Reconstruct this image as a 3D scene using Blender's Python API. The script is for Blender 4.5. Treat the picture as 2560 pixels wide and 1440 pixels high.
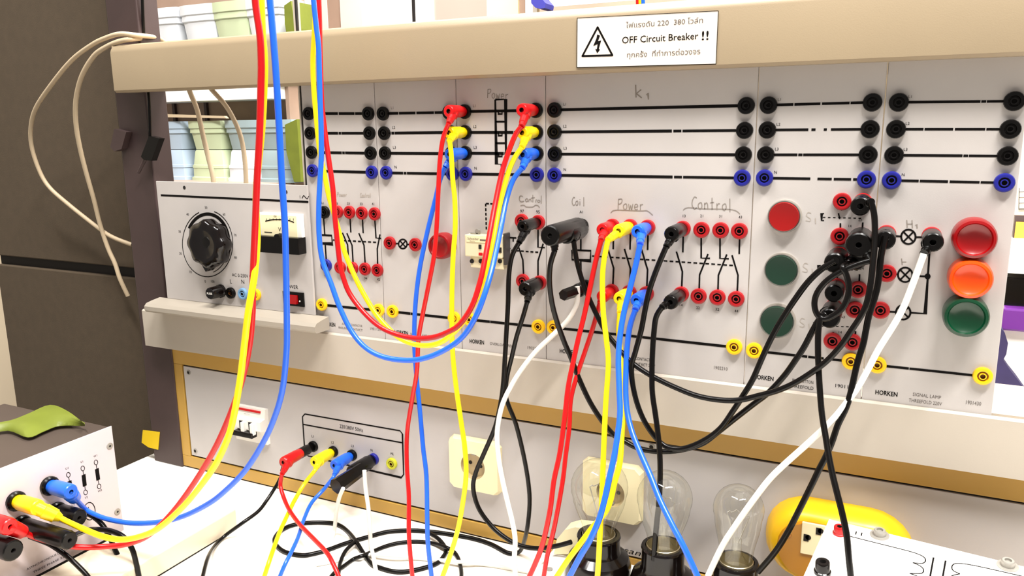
import bpy, bmesh, math, random
from mathutils import Vector, Matrix
random.seed(7)
for o in list(bpy.data.objects): bpy.data.objects.remove(o)
SC = bpy.context.scene
COL = SC.collection

# ------------------------------------------------------------------ camera, world, lights, exposure
F = 1991.6
CAM = Vector((0.0, -0.83, 1.281))
R = [Vector((0.89951806, 0.43673803, -0.01127635)),
     Vector((0.07712014, -0.18413857, -0.97987013)),
     Vector((-0.43002296, 0.88054125, -0.19931727))]
cd = bpy.data.cameras.new('camera'); cam = bpy.data.objects.new('camera', cd); COL.objects.link(cam)
cd.sensor_fit = 'HORIZONTAL'; cd.sensor_width = 36.0; cd.lens = 36.0*F/2560
cd.clip_start = 0.01
mm = Matrix((R[0], -R[1], -R[2])).transposed().to_4x4(); mm.translation = CAM
cam.matrix_world = mm
SC.camera = cam

W = bpy.data.worlds.new('world'); SC.world = W; W.use_nodes = True
W.node_tree.nodes['Background'].inputs[0].default_value = (1.0, 0.95, 0.90, 1)
W.node_tree.nodes['Background'].inputs[1].default_value = 0.34
def area(name, loc, target, sx, sy, power, col):
    l = bpy.data.lights.new(name, 'AREA'); l.shape = 'RECTANGLE'; l.size = sx; l.size_y = sy
    l.energy = power; l.color = col
    o = bpy.data.objects.new(name, l); COL.objects.link(o); o.location = loc
    o.rotation_euler = (Vector(target)-Vector(loc)).to_track_quat('-Z', 'Y').to_euler()
    return o
area('ceiling_tube_light', (0.66, -0.70, 3.25), (0.3, -0.25, 0.8), 1.25, 0.14, 114, (1.0, 0.97, 0.93))
area('ceiling_tube_light', (-0.80, -0.72, 3.25), (-0.6, -0.25, 0.8), 1.25, 0.14, 56, (1.0, 0.97, 0.93))
area('ceiling_tube_light', (-0.3, 0.55, 2.6), (-0.5, 1.1, 1.1), 1.25, 0.3, 60, (1.0, 0.96, 0.92))
SC.view_settings.view_transform = 'Standard'; SC.view_settings.look = 'None'
SC.view_settings.exposure = 0.2; SC.view_settings.gamma = 1.0
SC.view_settings.use_curve_mapping = False

# ------------------------------------------------------------------ helpers
def ray(x, y):
    c = Vector((x-1280, y-720, F))
    return R[0]*c.x + R[1]*c.y + R[2]*c.z
def PY(x, y, Y=0.0):
    d = ray(x, y); return CAM + d*((Y-CAM.y)/d.y)
def PZ(x, y, Z):
    d = ray(x, y); return CAM + d*((Z-CAM.z)/d.z)
def PX(x, y, X):
    d = ray(x, y); return CAM + d*((X-CAM.x)/d.x)
TZ = 0.75

def lin(c):
    c /= 255.0
    return c/12.92 if c <= 0.04045 else ((c+0.055)/1.055)**2.4
MATS = {}
def mat(name, rgb, rough=0.5, metal=0.0, var=0.0, scale=40, bump=0.0, spec=0.5, coat=0.0, stretch=None):
    if name in MATS: return MATS[name]
    m = bpy.data.materials.new(name); m.use_nodes = True; nt = m.node_tree
    b = nt.nodes['Principled BSDF']; c = (lin(rgb[0]), lin(rgb[1]), lin(rgb[2]), 1)
    b.inputs['Base Color'].default_value = c
    b.inputs['Roughness'].default_value = rough; b.inputs['Metallic'].default_value = metal
    b.inputs['Specular IOR Level'].default_value = spec
    b.inputs['Coat Weight'].default_value = coat
    tc = nt.nodes.new('ShaderNodeTexCoord'); mp = nt.nodes.new('ShaderNodeMapping')
    nt.links.new(tc.outputs['Object'], mp.inputs[0])
    if stretch: mp.inputs['Scale'].default_value = stretch
    if var > 0:
        n = nt.nodes.new('ShaderNodeTexNoise'); n.inputs['Scale'].default_value = scale; n.inputs['Detail'].default_value = 6
        nt.links.new(mp.outputs[0], n.inputs['Vector'])
        r = nt.nodes.new('ShaderNodeValToRGB'); r.color_ramp.elements[0].position = 0.3; r.color_ramp.elements[1].position = 0.7
        r.color_ramp.elements[0].color = tuple(v*(1-var) for v in c[:3])+(1,)
        r.color_ramp.elements[1].color = tuple(min(1, v*(1+var*0.6)) for v in c[:3])+(1,)
        nt.links.new(n.outputs[0], r.inputs[0]); nt.links.new(r.outputs[0], b.inputs['Base Color'])
    if bump > 0:
        n2 = nt.nodes.new('ShaderNodeTexNoise'); n2.inputs['Scale'].default_value = 900; n2.inputs['Detail'].default_value = 3
        nt.links.new(mp.outputs[0], n2.inputs['Vector'])
        bp = nt.nodes.new('ShaderNodeBump'); bp.inputs['Strength'].default_value = bump; bp.inputs['Distance'].default_value = 0.0004
        nt.links.new(n2.outputs[0], bp.inputs['Height']); nt.links.new(bp.outputs[0], b.inputs['Normal'])
    MATS[name] = m; return m
M = dict(
 panel=mat('panel laminate', (187, 181, 177), 0.42, var=0.07, scale=9, bump=0.1),
 beam=mat('beige powder coat', (152, 135, 109), 0.38, var=0.05, scale=6, bump=0.15),
 rail=mat('warm grey aluminium', (184, 174, 160), 0.45, var=0.06, scale=6, bump=0.1),
 gold=mat('ochre trim', (186, 146, 66), 0.5, var=0.06, scale=10),
 face=mat('grey faceplate', (188, 183, 181), 0.42, var=0.04, scale=8, bump=0.1),
 post=mat('dark brown steel', (62, 46, 45), 0.55, var=0.12, scale=18, bump=0.2),
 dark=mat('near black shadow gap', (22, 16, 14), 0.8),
 part=mat('taupe partition fabric', (80, 67, 51), 0.85, var=0.08, scale=60, bump=0.6),
 table=mat('white laminate table', (250, 245, 234), 0.35, var=0.02, scale=6),
 black=mat('black plastic', (9, 7, 6), 0.27, spec=0.24),
 blackg=mat('glossy black plastic', (12, 7, 6), 0.14, spec=0.4),
 red=mat('red plastic', (196, 12, 16), 0.3),
 sred=mat('red socket plastic', (160, 10, 18), 0.38),
 yellow=mat('yellow plastic', (250, 218, 10), 0.33),
 syel=mat('yellow socket plastic', (245, 196, 10), 0.35),
 blue=mat('bright blue plastic', (30, 98, 225), 0.3),
 sblue=mat('royal blue socket plastic', (24, 28, 128), 0.35),
 sgy=mat('green yellow socket plastic', (190, 190, 40), 0.35),
 slb=mat('pale blue socket plastic', (110, 150, 185), 0.35),
 white=mat('white plastic', (238, 234, 226), 0.3),
 ink=mat('black print ink', (13, 10, 9), 0.7, spec=0.1),
 pencil=mat('faint pencil graphite', (168, 158, 148), 0.8),
 pen=mat('grey marker ink', (132, 123, 114), 0.8),
 greyink=mat('worn grey print', (92, 84, 78), 0.7),
 brass=mat('brass contact', (150, 100, 50), 0.35, 0.8),
 chrome=mat('chrome', (220, 215, 205), 0.15, 1.0),
 screw=mat('zinc screw', (160, 156, 148), 0.35, 0.3),
 cream=mat('cream plastic', (240, 228, 186), 0.35),
 creamd=mat('darker cream plastic', (188, 168, 128), 0.45),
 cable=mat('beige cable sheath', (196, 176, 146), 0.5, bump=0.2),
 lred=mat('red lamp lens', (136, 2, 6), 0.28),
 lora=mat('orange lamp lens', (230, 74, 4), 0.28),
 lgrn=mat('green lamp lens', (4, 56, 32), 0.28),
 bred=mat('red button cap', (142, 5, 5), 0.35),
 bgrn=mat('dark green button cap', (18, 46, 32), 0.35),
 relay=mat('ivory relay housing', (226, 216, 180), 0.4),
 relayd=mat('dark relay housing', (58, 52, 50), 0.45),
 green=mat('olive green sheet', (106, 116, 34), 0.5, var=0.12, scale=30),
 tape=mat('yellow tape', (220, 184, 10), 0.45),
 boxtop=mat('dark grey box shell', (70, 58, 50), 0.6, var=0.06, scale=20),
 boxface=mat('pale lilac front plate', (214, 202, 204), 0.4, var=0.03, scale=10),
 ext=mat('yellow extension housing', (228, 178, 16), 0.35, var=0.03, scale=20),
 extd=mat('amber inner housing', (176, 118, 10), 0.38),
 paper=mat('white paper', (246, 242, 236), 0.6),
 sign=mat('white sign laminate', (238, 224, 210), 0.16, coat=0.3),
 wallc=mat('cream wall paint', (236, 222, 196), 0.8, var=0.02, scale=3),
 brown=mat('brown wood back', (158, 132, 114), 0.6, var=0.12, scale=10),
 tubb=mat('pale blue tub plastic', (176, 194, 212), 0.3),
 tubw=mat('white tub plastic', (222, 226, 232), 0.3),
 tubg=mat('pale green tub plastic', (194, 206, 170), 0.3),
 tubt=mat('grey teal tub plastic', (150, 168, 172), 0.3),
 taupe=mat('taupe column paint', (178, 160, 148), 0.7),
 pink=mat('pale pink poster', (240, 205, 195), 0.6, var=0.08, scale=6),
 navy=mat('navy cloth', (52, 44, 84), 0.9, var=0.15, scale=40),
 purple=mat('purple binder', (110, 50, 140), 0.3),
 bagblue=mat('blue bag fabric', (40, 40, 130), 0.7),
 gframe=mat('gold picture', (196, 150, 50), 0.4, var=0.3, scale=30),
 ledge=mat('ledge grey darkened for top light', (160, 151, 138), 0.45, var=0.05, scale=8),  # rail grey with its colour darkened to offset the steep top light
 tray=mat('warm white trunking', (228, 214, 188), 0.45),
 floor=mat('grey floor tile', (110, 104, 98), 0.5, var=0.1, scale=4),
 metal=mat('dull aluminium lamp cap', (170, 158, 130), 0.35, 0.8),
)
def glassmat():
    """thin clear glass: transparent body, fresnel reflection, slightly denser towards grazing edges"""
    m = bpy.data.materials.new('clear bulb glass'); m.use_nodes = True; nt = m.node_tree; nt.nodes.clear()
    out = nt.nodes.new('ShaderNodeOutputMaterial'); mx = nt.nodes.new('ShaderNodeMixShader')
    tr = nt.nodes.new('ShaderNodeBsdfTransparent'); gl = nt.nodes.new('ShaderNodeBsdfGlossy'); gl.inputs['Roughness'].default_value = 0.02
    lw = nt.nodes.new('ShaderNodeLayerWeight'); lw.inputs['Blend'].default_value = 0.25
    rp = nt.nodes.new('ShaderNodeValToRGB'); rp.color_ramp.elements[0].color = (0.96, 0.965, 0.94, 1); rp.color_ramp.elements[1].color = (0.40, 0.40, 0.32, 1)
    rp.color_ramp.elements[0].position = 0.55
    r2 = nt.nodes.new('ShaderNodeValToRGB'); r2.color_ramp.elements[0].color = (0.07, 0.07, 0.07, 1); r2.color_ramp.elements[1].color = (0.42, 0.42, 0.42, 1); r2.color_ramp.elements[0].position = 0.35
    nt.links.new(lw.outputs['Facing'], r2.inputs[0])
    nt.links.new(lw.outputs['Facing'], rp.inputs[0]); nt.links.new(rp.outputs[0], tr.inputs[0])
    nt.links.new(r2.outputs[0], mx.inputs[0]); nt.links.new(tr.outputs[0], mx.inputs[1]); nt.links.new(gl.outputs[0], mx.inputs[2])
    nt.links.new(mx.outputs[0], out.inputs[0])
    return m
M['glass'] = glassmat()

def mesh(name, bm, mats, smooth=False, ang=35):
    bmesh.ops.recalc_face_normals(bm, faces=bm.faces[:]) if smooth is not None else None
    me = bpy.data.meshes.new(name); bm.to_mesh(me); bm.free()
    for m in (mats if isinstance(mats, (list, tuple)) else [mats]): me.materials.append(m)
    if smooth:
        for p in me.polygons: p.use_smooth = True
        try: me.set_sharp_from_angle(angle=math.radians(ang))
        except Exception: pass
    return me
WLOC = {}
def wloc(o): return WLOC.get(o.name, Vector((0, 0, 0)))
def link(name, me, parent=None, loc=None, rot=None, center=True):
    """single mesh with world coordinates is recentred on its bounds; shared meshes pass loc"""
    o = bpy.data.objects.new(name, me); COL.objects.link(o)
    if loc is None:
        n = len(me.vertices)
        c = Vector((0, 0, 0))
        if n and center:
            xs = [v.co.x for v in me.vertices]; ys = [v.co.y for v in me.vertices]; zs = [v.co.z for v in me.vertices]
            c = Vector(((min(xs)+max(xs))/2, (min(ys)+max(ys))/2, min(zs)))
            me.transform(Matrix.Translation(-c))
        loc = c
    loc = Vector(loc); WLOC[o.name] = loc
    if parent is not None:
        o.parent = parent; o.location = loc - wloc(parent)
    else: o.location = loc
    if rot is not None: o.rotation_euler = rot
    return o
def tag(o, label, cat, group=None):
    o['label'] = label; o['category'] = cat
    if group: o['group'] = group
    return o
def thing(name, label, cat, loc, group=None):
    o = bpy.data.objects.new(name, None); COL.objects.link(o); o.location = loc; WLOC[o.name] = Vector(loc)
    o.empty_display_size = 0.02
    return tag(o, label, cat, group)
def struct(name, bm, m):
    o = link(name, mesh(name, bm, m)); o['kind'] = 'structure'; return o

def box(bm, x0, x1, y0, y1, z0, z1, bev=0.0, mi=0):
    vs = [bm.verts.new((x, y, z)) for x in (x0, x1) for y in (y0, y1) for z in (z0, z1)]
    fs = [bm.faces.new([vs[i] for i in q]) for q in ((0,1,3,2), (4,6,7,5), (0,4,5,1), (2,3,7,6), (0,2,6,4), (1,5,7,3))]
    for f in fs: f.material_index = mi
    if bev:
        es = list({e for f in fs for e in f.edges})
        r = bmesh.ops.bevel(bm, geom=es, offset=bev, segments=2, affect='EDGES', profile=0.5)
        for f in r['faces']: f.material_index = mi
def BM(): return bmesh.new()
def bx(*a, **k):
    bm = BM(); box(bm, *a, **k); return bm
def hexa(bm, front, back, mi=0):
    """front and back: 4 points each, same order"""
    a = [bm.verts.new(p) for p in front]; b = [bm.verts.new(p) for p in back]
    fs = [bm.faces.new(a), bm.faces.new(b[::-1])]
    for i in range(4):
        j = (i+1) % 4; fs.append(bm.faces.new([a[j], a[i], b[i], b[j]]))
    for f in fs: f.material_index = mi
    return fs
def prism(bm, pts, off, mi=0):
    off = Vector(off); n = len(pts)
    a = [bm.verts.new(p) for p in pts]; b = [bm.verts.new(Vector(p)+off) for p in pts]
    fs = [bm.faces.new(a), bm.faces.new(b[::-1])]
    for i in range(n):
        j = (i+1) % n; fs.append(bm.faces.new([a[j], a[i], b[i], b[j]]))
    for f in fs: f.material_index = mi
def align(axis):
    return Vector((0, 0, 1)).rotation_difference(Vector(axis).normalized()).to_matrix().to_4x4()
def lathe(bm, prof, n=20, M4=None, mis=None, lobes=None):
    """prof: [(r, z)] along local z"""
    rings = []
    for (r, z) in prof:
        if r < 1e-6: rings.append([bm.verts.new((0, 0, z))]); continue
        ring = []
        for i in range(n):
            a = 2*math.pi*i/n; rr = r*(lobes(a, r) if lobes else 1)
            ring.append(bm.verts.new((rr*math.cos(a), rr*math.sin(a), z)))
        rings.append(ring)
    for k in range(len(rings)-1):
        A, B = rings[k], rings[k+1]
        for i in range(n):
            j = (i+1) % n
            if len(A) == 1 and len(B) == 1: break
            if len(A) == 1: f = bm.faces.new([A[0], B[i], B[j]])
            elif len(B) == 1: f = bm.faces.new([A[i], A[j], B[0]])
            else: f = bm.faces.new([A[i], A[j], B[j], B[i]])
            if mis: f.material_index = mis[k]
    vs = [v for r in rings for v in r]
    if M4 is not None: bmesh.ops.transform(bm, matrix=M4, verts=vs)
    return vs
def TM(loc, axis): return Matrix.Translation(Vector(loc)) @ align(axis)
def smoothpts(P, sub=6):
    if len(P) < 3: return P
    out = []; n = len(P)
    for i in range(n-1):
        p0 = P[max(i-1, 0)]; p1 = P[i]; p2 = P[i+1]; p3 = P[min(i+2, n-1)]
        for s in range(sub):
            t = s/sub
            out.append(0.5*((2*p1)+(p2-p0)*t+(2*p0-5*p1+4*p2-p3)*t*t+(3*p1-p0-3*p2+p3)*t*t*t))
    out.append(P[-1]); return out
def tube(bm, P, r, n=10, mi=0, cap=True):
    rr = r if isinstance(r, (list, tuple)) else [r]*len(P)
    t = (P[1]-P[0]).normalized()
    u = t.orthogonal().normalized(); rings = []
    for i, p in enumerate(P):
        t2 = (P[min(i+1, len(P)-1)]-P[max(i-1, 0)]).normalized()
        q = t.rotation_difference(t2); u = (q @ u).normalized(); t = t2; v = t.cross(u)
        rings.append([bm.verts.new(p+(u*math.cos(2*math.pi*k/n)+v*math.sin(2*math.pi*k/n))*rr[i]) for k in range(n)])
    for a, b in zip(rings, rings[1:]):
        for k in range(n):
            j = (k+1) % n; f = bm.faces.new([a[k], a[j], b[j], b[k]]); f.material_index = mi
    if cap:
        bm.faces.new(rings[0][::-1]).material_index = mi; bm.faces.new(rings[-1]).material_index = mi
def ribbon(bm, P, w, up=Vector((0, -1, 0)), mi=0):
    """flat print stroke lying on a plane with normal `up`"""
    n = len(P)
    L = []; Rr = []
    for i in range(n):
        t = (P[min(i+1, n-1)]-P[max(i-1, 0)]).normalized(); s = t.cross(up).normalized()
        k = 1.0
        if 0 < i < n-1:
            t1 = (P[i]-P[i-1]).normalized(); c = max(0.5, t.dot(t1)); k = 1/c
        L.append(bm.verts.new(P[i]+s*w*0.5*k)); Rr.append(bm.verts.new(P[i]-s*w*0.5*k))
    for i in range(n-1): bm.faces.new([L[i], L[i+1], Rr[i+1], Rr[i]]).material_index = mi
INK = 0.00025
def stroke(bm, pts, wpx, Y=0.0, mi=0, smooth=False):
    P = [PY(x, y, Y-INK) for x, y in pts]
    if smooth: P = smoothpts(P, 4)
    sc = (PY(pts[0][0]+1, pts[0][1], Y)-PY(pts[0][0], pts[0][1], Y)).length
    ribbon(bm, P, wpx*sc, mi=mi)
def worn(bm, p0, p1, wpx, Y=0.0, gaps=(), mi=0):
    a = 0.0
    for g0, g1 in list(gaps)+[(1.0, 1.0)]:
        if g0 > a:
            q = lambda t: (p0[0]+(p1[0]-p0[0])*t, p0[1]+(p1[1]-p0[1])*t)
            stroke(bm, [q(a), q(g0)], wpx, Y, mi)
        a = g1
def dashed(bm, p0, p1, wpx, Y=0.0, n=8, duty=0.62, mi=0):
    for i in range(n):
        t0 = i/n; t1 = t0+duty/n
        stroke(bm, [(p0[0]+(p1[0]-p0[0])*t0, p0[1]+(p1[1]-p0[1])*t0), (p0[0]+(p1[0]-p0[0])*t1, p0[1]+(p1[1]-p0[1])*t1)], wpx, Y, mi)
GLY = {'P': [[(.05, 1), (.1, 0)], [(.1, .05), (.5, .0), (.6, .2), (.4, .45), (.1, .5)]], 'C': [[(.6, .1), (.35, 0), (.08, .3), (.05, .7), (.3, 1), (.6, .9)]],
 'o': [[(.3, .45), (.05, .6), (.08, .9), (.3, 1), (.5, .8), (.45, .5), (.3, .45)]], 'w': [[(0, .45), (.12, 1), (.28, .6), (.42, 1), (.58, .45)]],
 'e': [[(.05, .75), (.5, .7), (.4, .48), (.15, .5), (.05, .8), (.25, 1), (.5, .92)]], 'r': [[(.1, .45), (.12, 1)], [(.12, .65), (.3, .47), (.48, .5)]],
 'n': [[(.08, .45), (.1, 1)], [(.1, .6), (.3, .45), (.45, .6), (.48, 1)]], 't': [[(.25, 0), (.26, 1)], [(.02, .42), (.5, .38)]], 'l': [[(.2, 0), (.22, 1.1)]],
 'i': [[(.15, .5), (.16, 1)], [(.15, .25), (.17, .3)]]}
def handw(bm, s, x, y, w, h, wpx, slope=0.0):
    st = w/len(s)
    for i, ch in enumerate(s):
        for pl in GLY[ch]:
            stroke(bm, [(x+st*(i+.1+a*1.35), y+h*(b-.5)+slope*st*i) for a, b in pl], wpx, 0.0, smooth=True)
def circ(cx, cy, r, n=28, ry=None, a0=0, a1=360):
    ry = ry or r
    return [(cx+r*math.cos(math.radians(a0+(a1-a0)*i/n)), cy+ry*math.sin(math.radians(a0+(a1-a0)*i/n))) for i in range(n+1)]
def addtext(bm, s, origin, xdir, up, height, mi=0, width=None, bold=0.0, align_='CENTER'):
    cu = bpy.data.curves.new('t', 'FONT'); cu.body = s; cu.align_x = align_; cu.align_y = 'CENTER'; cu.size = 1.0
    cu.resolution_u = 2; cu.offset = bold
    o = bpy.data.objects.new('t', cu); COL.objects.link(o)
    dg = bpy.context.evaluated_depsgraph_get(); dg.update()
    me = bpy.data.meshes.new_from_object(o.evaluated_get(dg))
    bpy.data.objects.remove(o); bpy.data.curves.remove(cu)
    if not me.vertices: return
    x = Vector(xdir).normalized(); u = Vector(up).normalized(); z = x.cross(u)
    k = height/0.70; kx = k
    if width:
        xs = [v.co.x for v in me.vertices]; kx = width/max(1e-6, max(xs)-min(xs))
    m4 = Matrix((x*kx, u*k, z)).transposed().to_4x4(); m4.translation = Vector(origin)
    me.transform(m4)
    for p in me.polygons: p.material_index = mi
    bm.from_mesh(me); bpy.data.meshes.remove(me)
def ptext(bm, s, px, py, hpx, Y=0.0, mi=0, wpx=None, bold=0.0, rot=0.0):
    o = PY(px, py, Y-INK); h = (PY(px, py+hpx, Y)-PY(px, py, Y)).length
    w = (PY(px+wpx, py, Y)-PY(px, py, Y)).length if wpx else None
    c, s_ = math.cos(rot), math.sin(rot)
    addtext(bm, s, o, (c, 0, s_), (-s_, 0, c), h, mi, w, bold)

# ------------------------------------------------------------------ the setting
struct('floor', bx(-3.2, 2.2, -1.6, 2.2, -0.05, 0.0), M['floor'])
struct('wall_back', bx(-3.2, 2.2, 2.0, 2.1, 0.0, 2.9), M['wallc'])
struct('wall_left', bx(-3.3, -3.2, -1.6, 2.1, 0.0, 2.9), M['wallc'])

# work table
tab = thing('work_table', 'white laminate work table under the training panels', 'table', (-0.3, -0.25, 0.0))
link('tabletop', mesh('tabletop', bx(-1.094, 0.75, -0.62, 0.42, TZ-0.03, TZ, bev=0.002), M['table']), tab)
for sx in (-1.05, 0.70):
    for sy in (-0.57, 0.37): link('leg', mesh('leg', bx(sx-.02, sx+.02, sy-.02, sy+.02, 0.0, TZ-0.03), M['post']), tab)

# dark partition behind the left end
X0 = PY(22, 880, 0.085).x; X1 = PY(300, 500, 0.085).x+0.1
zA = PY(140, 652, 0.085).z; zB = PY(140, 676, 0.085).z
part = thing('partition_screen', 'dark taupe partition screen left of the brown post', 'partition', (X0+.3, 0.10, 0.0))
link('upper_board', mesh('upper_board', bx(X0-0.02, X1, 0.085, 0.11, zA, 1.75, bev=.002), M['part']), part)
link('lower_board', mesh('lower_board', bx(X0, X1, 0.085, 0.11, 0.0, zB, bev=.002), M['part']), part)
link('joint_strip', mesh('joint_strip', bx(X0, X1, 0.095, 0.108, zB, zA), M['dark']), part)

# brown steel post
xa = PY(262, 0, 0.012).x; xb = PY(339, 0, 0.012).x
post = thing('steel_post', 'dark brown square steel post holding the left end of the beam', 'post', ((xa+xb)/2, 0.03, TZ))
link('upright', mesh('upright', bx(xa, xb, 0.012, 0.05, TZ, 1.75, bev=.002), M['post']), post)
bm = bx(xa-0.022, xa-0.001, 0.030, 0.05, TZ, 1.75)
link('rear_channel', mesh('rear_channel', bm, M['dark']), post)
# stop bracket outline on the post
bm = BM()
P = [PY(x, y, 0.0115) for x, y in ((300, 322), (330, 330), (318, 372), (300, 378), (290, 368))]
prism(bm, P, (0, -0.01, 0)); link('cable_clip', mesh('cable_clip', bm, M['post']), post)
bm = BM()
P = [PY(x, y, 0.0118) for x, y in ((358, 1075), (400, 1080), (396, 1124), (372, 1118), (355, 1106))]
prism(bm, P, (0, -0.0008, 0))
tag(link('yellow_tape', mesh('yellow_tape', bm, M['tape'])), 'torn square of yellow tape stuck low on the brown post', 'tape')

# top beam
YB = -0.022
zb0 = PY(1300, 190, YB).z; zb1 = PY(1300, 50, YB).z; zb2 = PY(1300, 33, -0.008).z
xl = PY(285, 220, YB).x; xr = 0.36
beam = thing('top_beam', 'long beige metal beam above the training panels', 'beam', (-0.3, 0, zb0))
prof = [(YB+.003, zb0), (YB, zb0+.003), (YB, zb1-.003), (YB+.0015, zb1+.001), (YB+.005, zb1+.006), (-0.010, zb2-.001), (-0.006, zb2), (0.055, zb2), (0.055, zb0+.02), (0.003, zb0+.0005)]
bm = BM(); prism(bm, [(xl, y, z) for y, z in prof], (xr-xl, 0, 0))
link('profile', mesh('profile', bm, M['beam'], True, 25), beam)
bm = bx(xl-.0012, xl, YB+.004, 0.05, zb0+.004, zb2-.002); link('end_cap', mesh('end_cap', bm, M['beam']), beam)

# warning sign stuck on the beam
YS = YB-0.0008
sg = thing('warning_sign', 'white laminated warning sign with lightning triangle on the beige beam', 'sign', PY(1615, 165, YS))
cs = [PY(x, y, YS) for x, y in ((1442, 169), (1790, 160), (1796, 27), (1443, 45))]
bm = BM(); prism(bm, cs, (0, 0.0007, 0)); link('plate', mesh('plate', bm, M['sign']), sg)
bm = BM()
def SP(x, y): return (x, y)
pts = [(1442, 169), (1790, 160), (1796, 27), (1443, 45), (1442, 169)]
for a, b in zip(pts, pts[1:]): stroke(bm, [a, b], 1.6, YS)
tri = [(1494, 68), (1531, 138), (1456, 140)]
for i in range(3): stroke(bm, [tri[i], tri[(i+1) % 3]], 4.5, YS)
for t in tri: 
    P = [PY(x, y, YS-INK) for x, y in circ(t[0], t[1], 2.4, 10)[:-1]]; bm.faces.new([bm.verts.new(p) for p in P])
bolt = [(1493, 86), (1500, 89), (1495, 103), (1503, 101), (1497, 122), (1500, 124), (1493, 133), (1488, 122), (1492, 123), (1494, 110), (1483, 115), (1491, 96)]
bm.faces.new([bm.verts.new(PY(x, y, YS-INK)) for x, y in bolt])
ptext(bm, 'OFF Circuit Breaker', 1648, 96, 17, YS, wpx=198, rot=0.0, bold=0.005)
ptext(bm, '!!', 1763, 90, 22, YS, wpx=17, bold=0.01)
link('lettering', mesh('lettering', bm, M['ink'], None), sg)
bm = BM()
ptext(bm, 'ไฟแรงดัน 220  380 โวล์ท', 1660, 58, 13, YS, wpx=200)
ptext(bm, 'ทุกครั้ง  ที่ทำการต่อวงจร', 1657, 134, 13, YS, wpx=190)
link('thai_lettering', mesh('thai_lettering', bm, M['greyink'], None), sg)['kind'] = 'stuff'

# bottom rail
zr1 = CAM.z - 0.83*0.3264 + 0.0005; zr0 = PY(1140, 990, -0.004).z
zr0 = PY(1860, 1094, -0.004).z
xrl = PY(357, 800, -0.004).x
rail = thing('bottom_rail', 'pale aluminium rail carrying the training panels', 'rail', (-0.3, 0.02, zr0))
bm = BM()
prf = [(-0.004, zr0), (-0.004, zr1-.002), (-0.0015, zr1), (0.0, zr1), (0.0, zr1-.004), (0.0075, zr1-.004), (0.0075, zr1), (0.11, zr1), (0.11, zr0)]
prism(bm, [(xrl, y, z) for y, z in prf], (0.36-xrl, 0, 0))
link('profile', mesh('profile', bm, M['rail']), rail)

# supply box beneath (ochre frame, grey faceplate)
YF = 0.015
bxl = PY(447, 1168, YF).x; zt = zr0; 
sb = thing('supply_box', 'ochre framed supply box with grey faceplate under the rail', 'power supply', (-0.4, 0.05, TZ))
z1 = PY(1140, 1020, YF).z
def zof(x, y): return PY(x, y, YF).z
zi1 = zof(1500, 1083); zi0 = zof(800, 1216); xi0 = PY(466, 1040, YF).x
link('frame_top', mesh('frame_top', bx(bxl, 0.75, YF, 0.10, zi1, zt-.0005, bev=.0008), M['gold']), sb)
link('frame_bottom', mesh('frame_bottom', bx(bxl, 0.75, YF, 0.10, TZ+.0022, zi0, bev=.0008), M['gold']), sb)
link('frame_side', mesh('frame_side', bx(bxl, xi0, YF, 0.10, zi0, zi1, bev=.0008), M['gold']), sb)
link('recess', mesh('recess', bx(xi0, 0.75, YF+.004, YF+.006, zi0, zi1), M['dark']), sb)
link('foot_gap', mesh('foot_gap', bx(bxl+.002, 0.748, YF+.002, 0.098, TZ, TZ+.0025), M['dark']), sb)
YFP = YF+0.001
g = 0.0026
fp = link('faceplate', mesh('faceplate', bx(xi0+g, 0.75, YFP, YFP+.003, zi0+g, zi1-g, bev=.0004), M['face']), sb)
def screw(px, py, Y, parent, r=.0042):
    bm = BM(); c = PY(px, py, Y)
    lathe(bm, [(0, -.001), (r, -.001), (r*.95, .0006), (r*.6, .0012), (r*.3, .0010), (0, .0004)], 14, TM(c, (0, -1, 0)), [0, 0, 0, 1, 1])
    link('screw', mesh('screw', bm, [M['screw'], M['dark']], True), parent)
screw(472, 931, YFP, sb); screw(489, 1127, YFP, sb); screw(1629, 1117, YFP, sb)
bm = BM()
def rr(pts, wpx, Y): stroke(bm, pts, wpx, Y)
stroke(bm, [(762, 1035), (1000, 1077), (1006, 1085), (1009, 1186), (1003, 1194), (770, 1140), (762, 1130), (756, 1042), (762, 1035)], 2.6, YFP)
stroke(bm, [(758, 1061), (1006, 1107)], 2.6, YFP)
ptext(bm, '220/380V 50Hz', 878, 1071, 9, YFP, wpx=58)
for s, x, y in (('L1', 782, 1091), ('L2', 831, 1106), ('L3', 881, 1115), ('N', 929, 1126), ('PE', 980, 1135)): ptext(bm, s, x, y, 6, YFP)
link('printed_frame', mesh('printed_frame', bm, M['ink'], None), sb)
YSK = YFP
# ---- sockets
def socket_mesh(key, body, r=.0078, hole='brass'):
    bm = BM(); k = 1.06*r/.0078
    lathe(bm, [(.0078*k, 0), (.0080*k, .0028), (.0074*k, .0042), (.0062*k, .0046), (.0046*k, .0042), (.0042*k, .0018), (.0031*k, .0018), (.0030*k, .0040), (.0021*k, .0040), (.0019*k, .0004), (0, .0004)], 22,
          TM((0, 0, 0), (0, -1, 0)), [0, 0, 0, 0, 0, 1, 0, 0, 1, 1])
    return mesh('socket_'+key, bm, [M[body], M['dark'] if key in ('black', 'blue', 'lightblue') else M[hole]], True, 40)
SK = {'black': socket_mesh('black', 'black'), 'red': socket_mesh('red', 'sred', hole='dark'), 'yellow': socket_mesh('yellow', 'syel'),
      'blue': socket_mesh('blue', 'sblue'), 'lightblue': socket_mesh('lightblue', 'slb', .0078), 'sblack': socket_mesh('sblack', 'black', .0076), 'green': socket_mesh('green', 'sgy', .0076), 'syellow': socket_mesh('syellow', 'syel', .0078)}
def socket(parent, col, px, py, Y=0.0):
    return link('socket', SK[col], parent, loc=PY(px, py, Y-.003) + Vector((0, .003, 0)))
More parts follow.
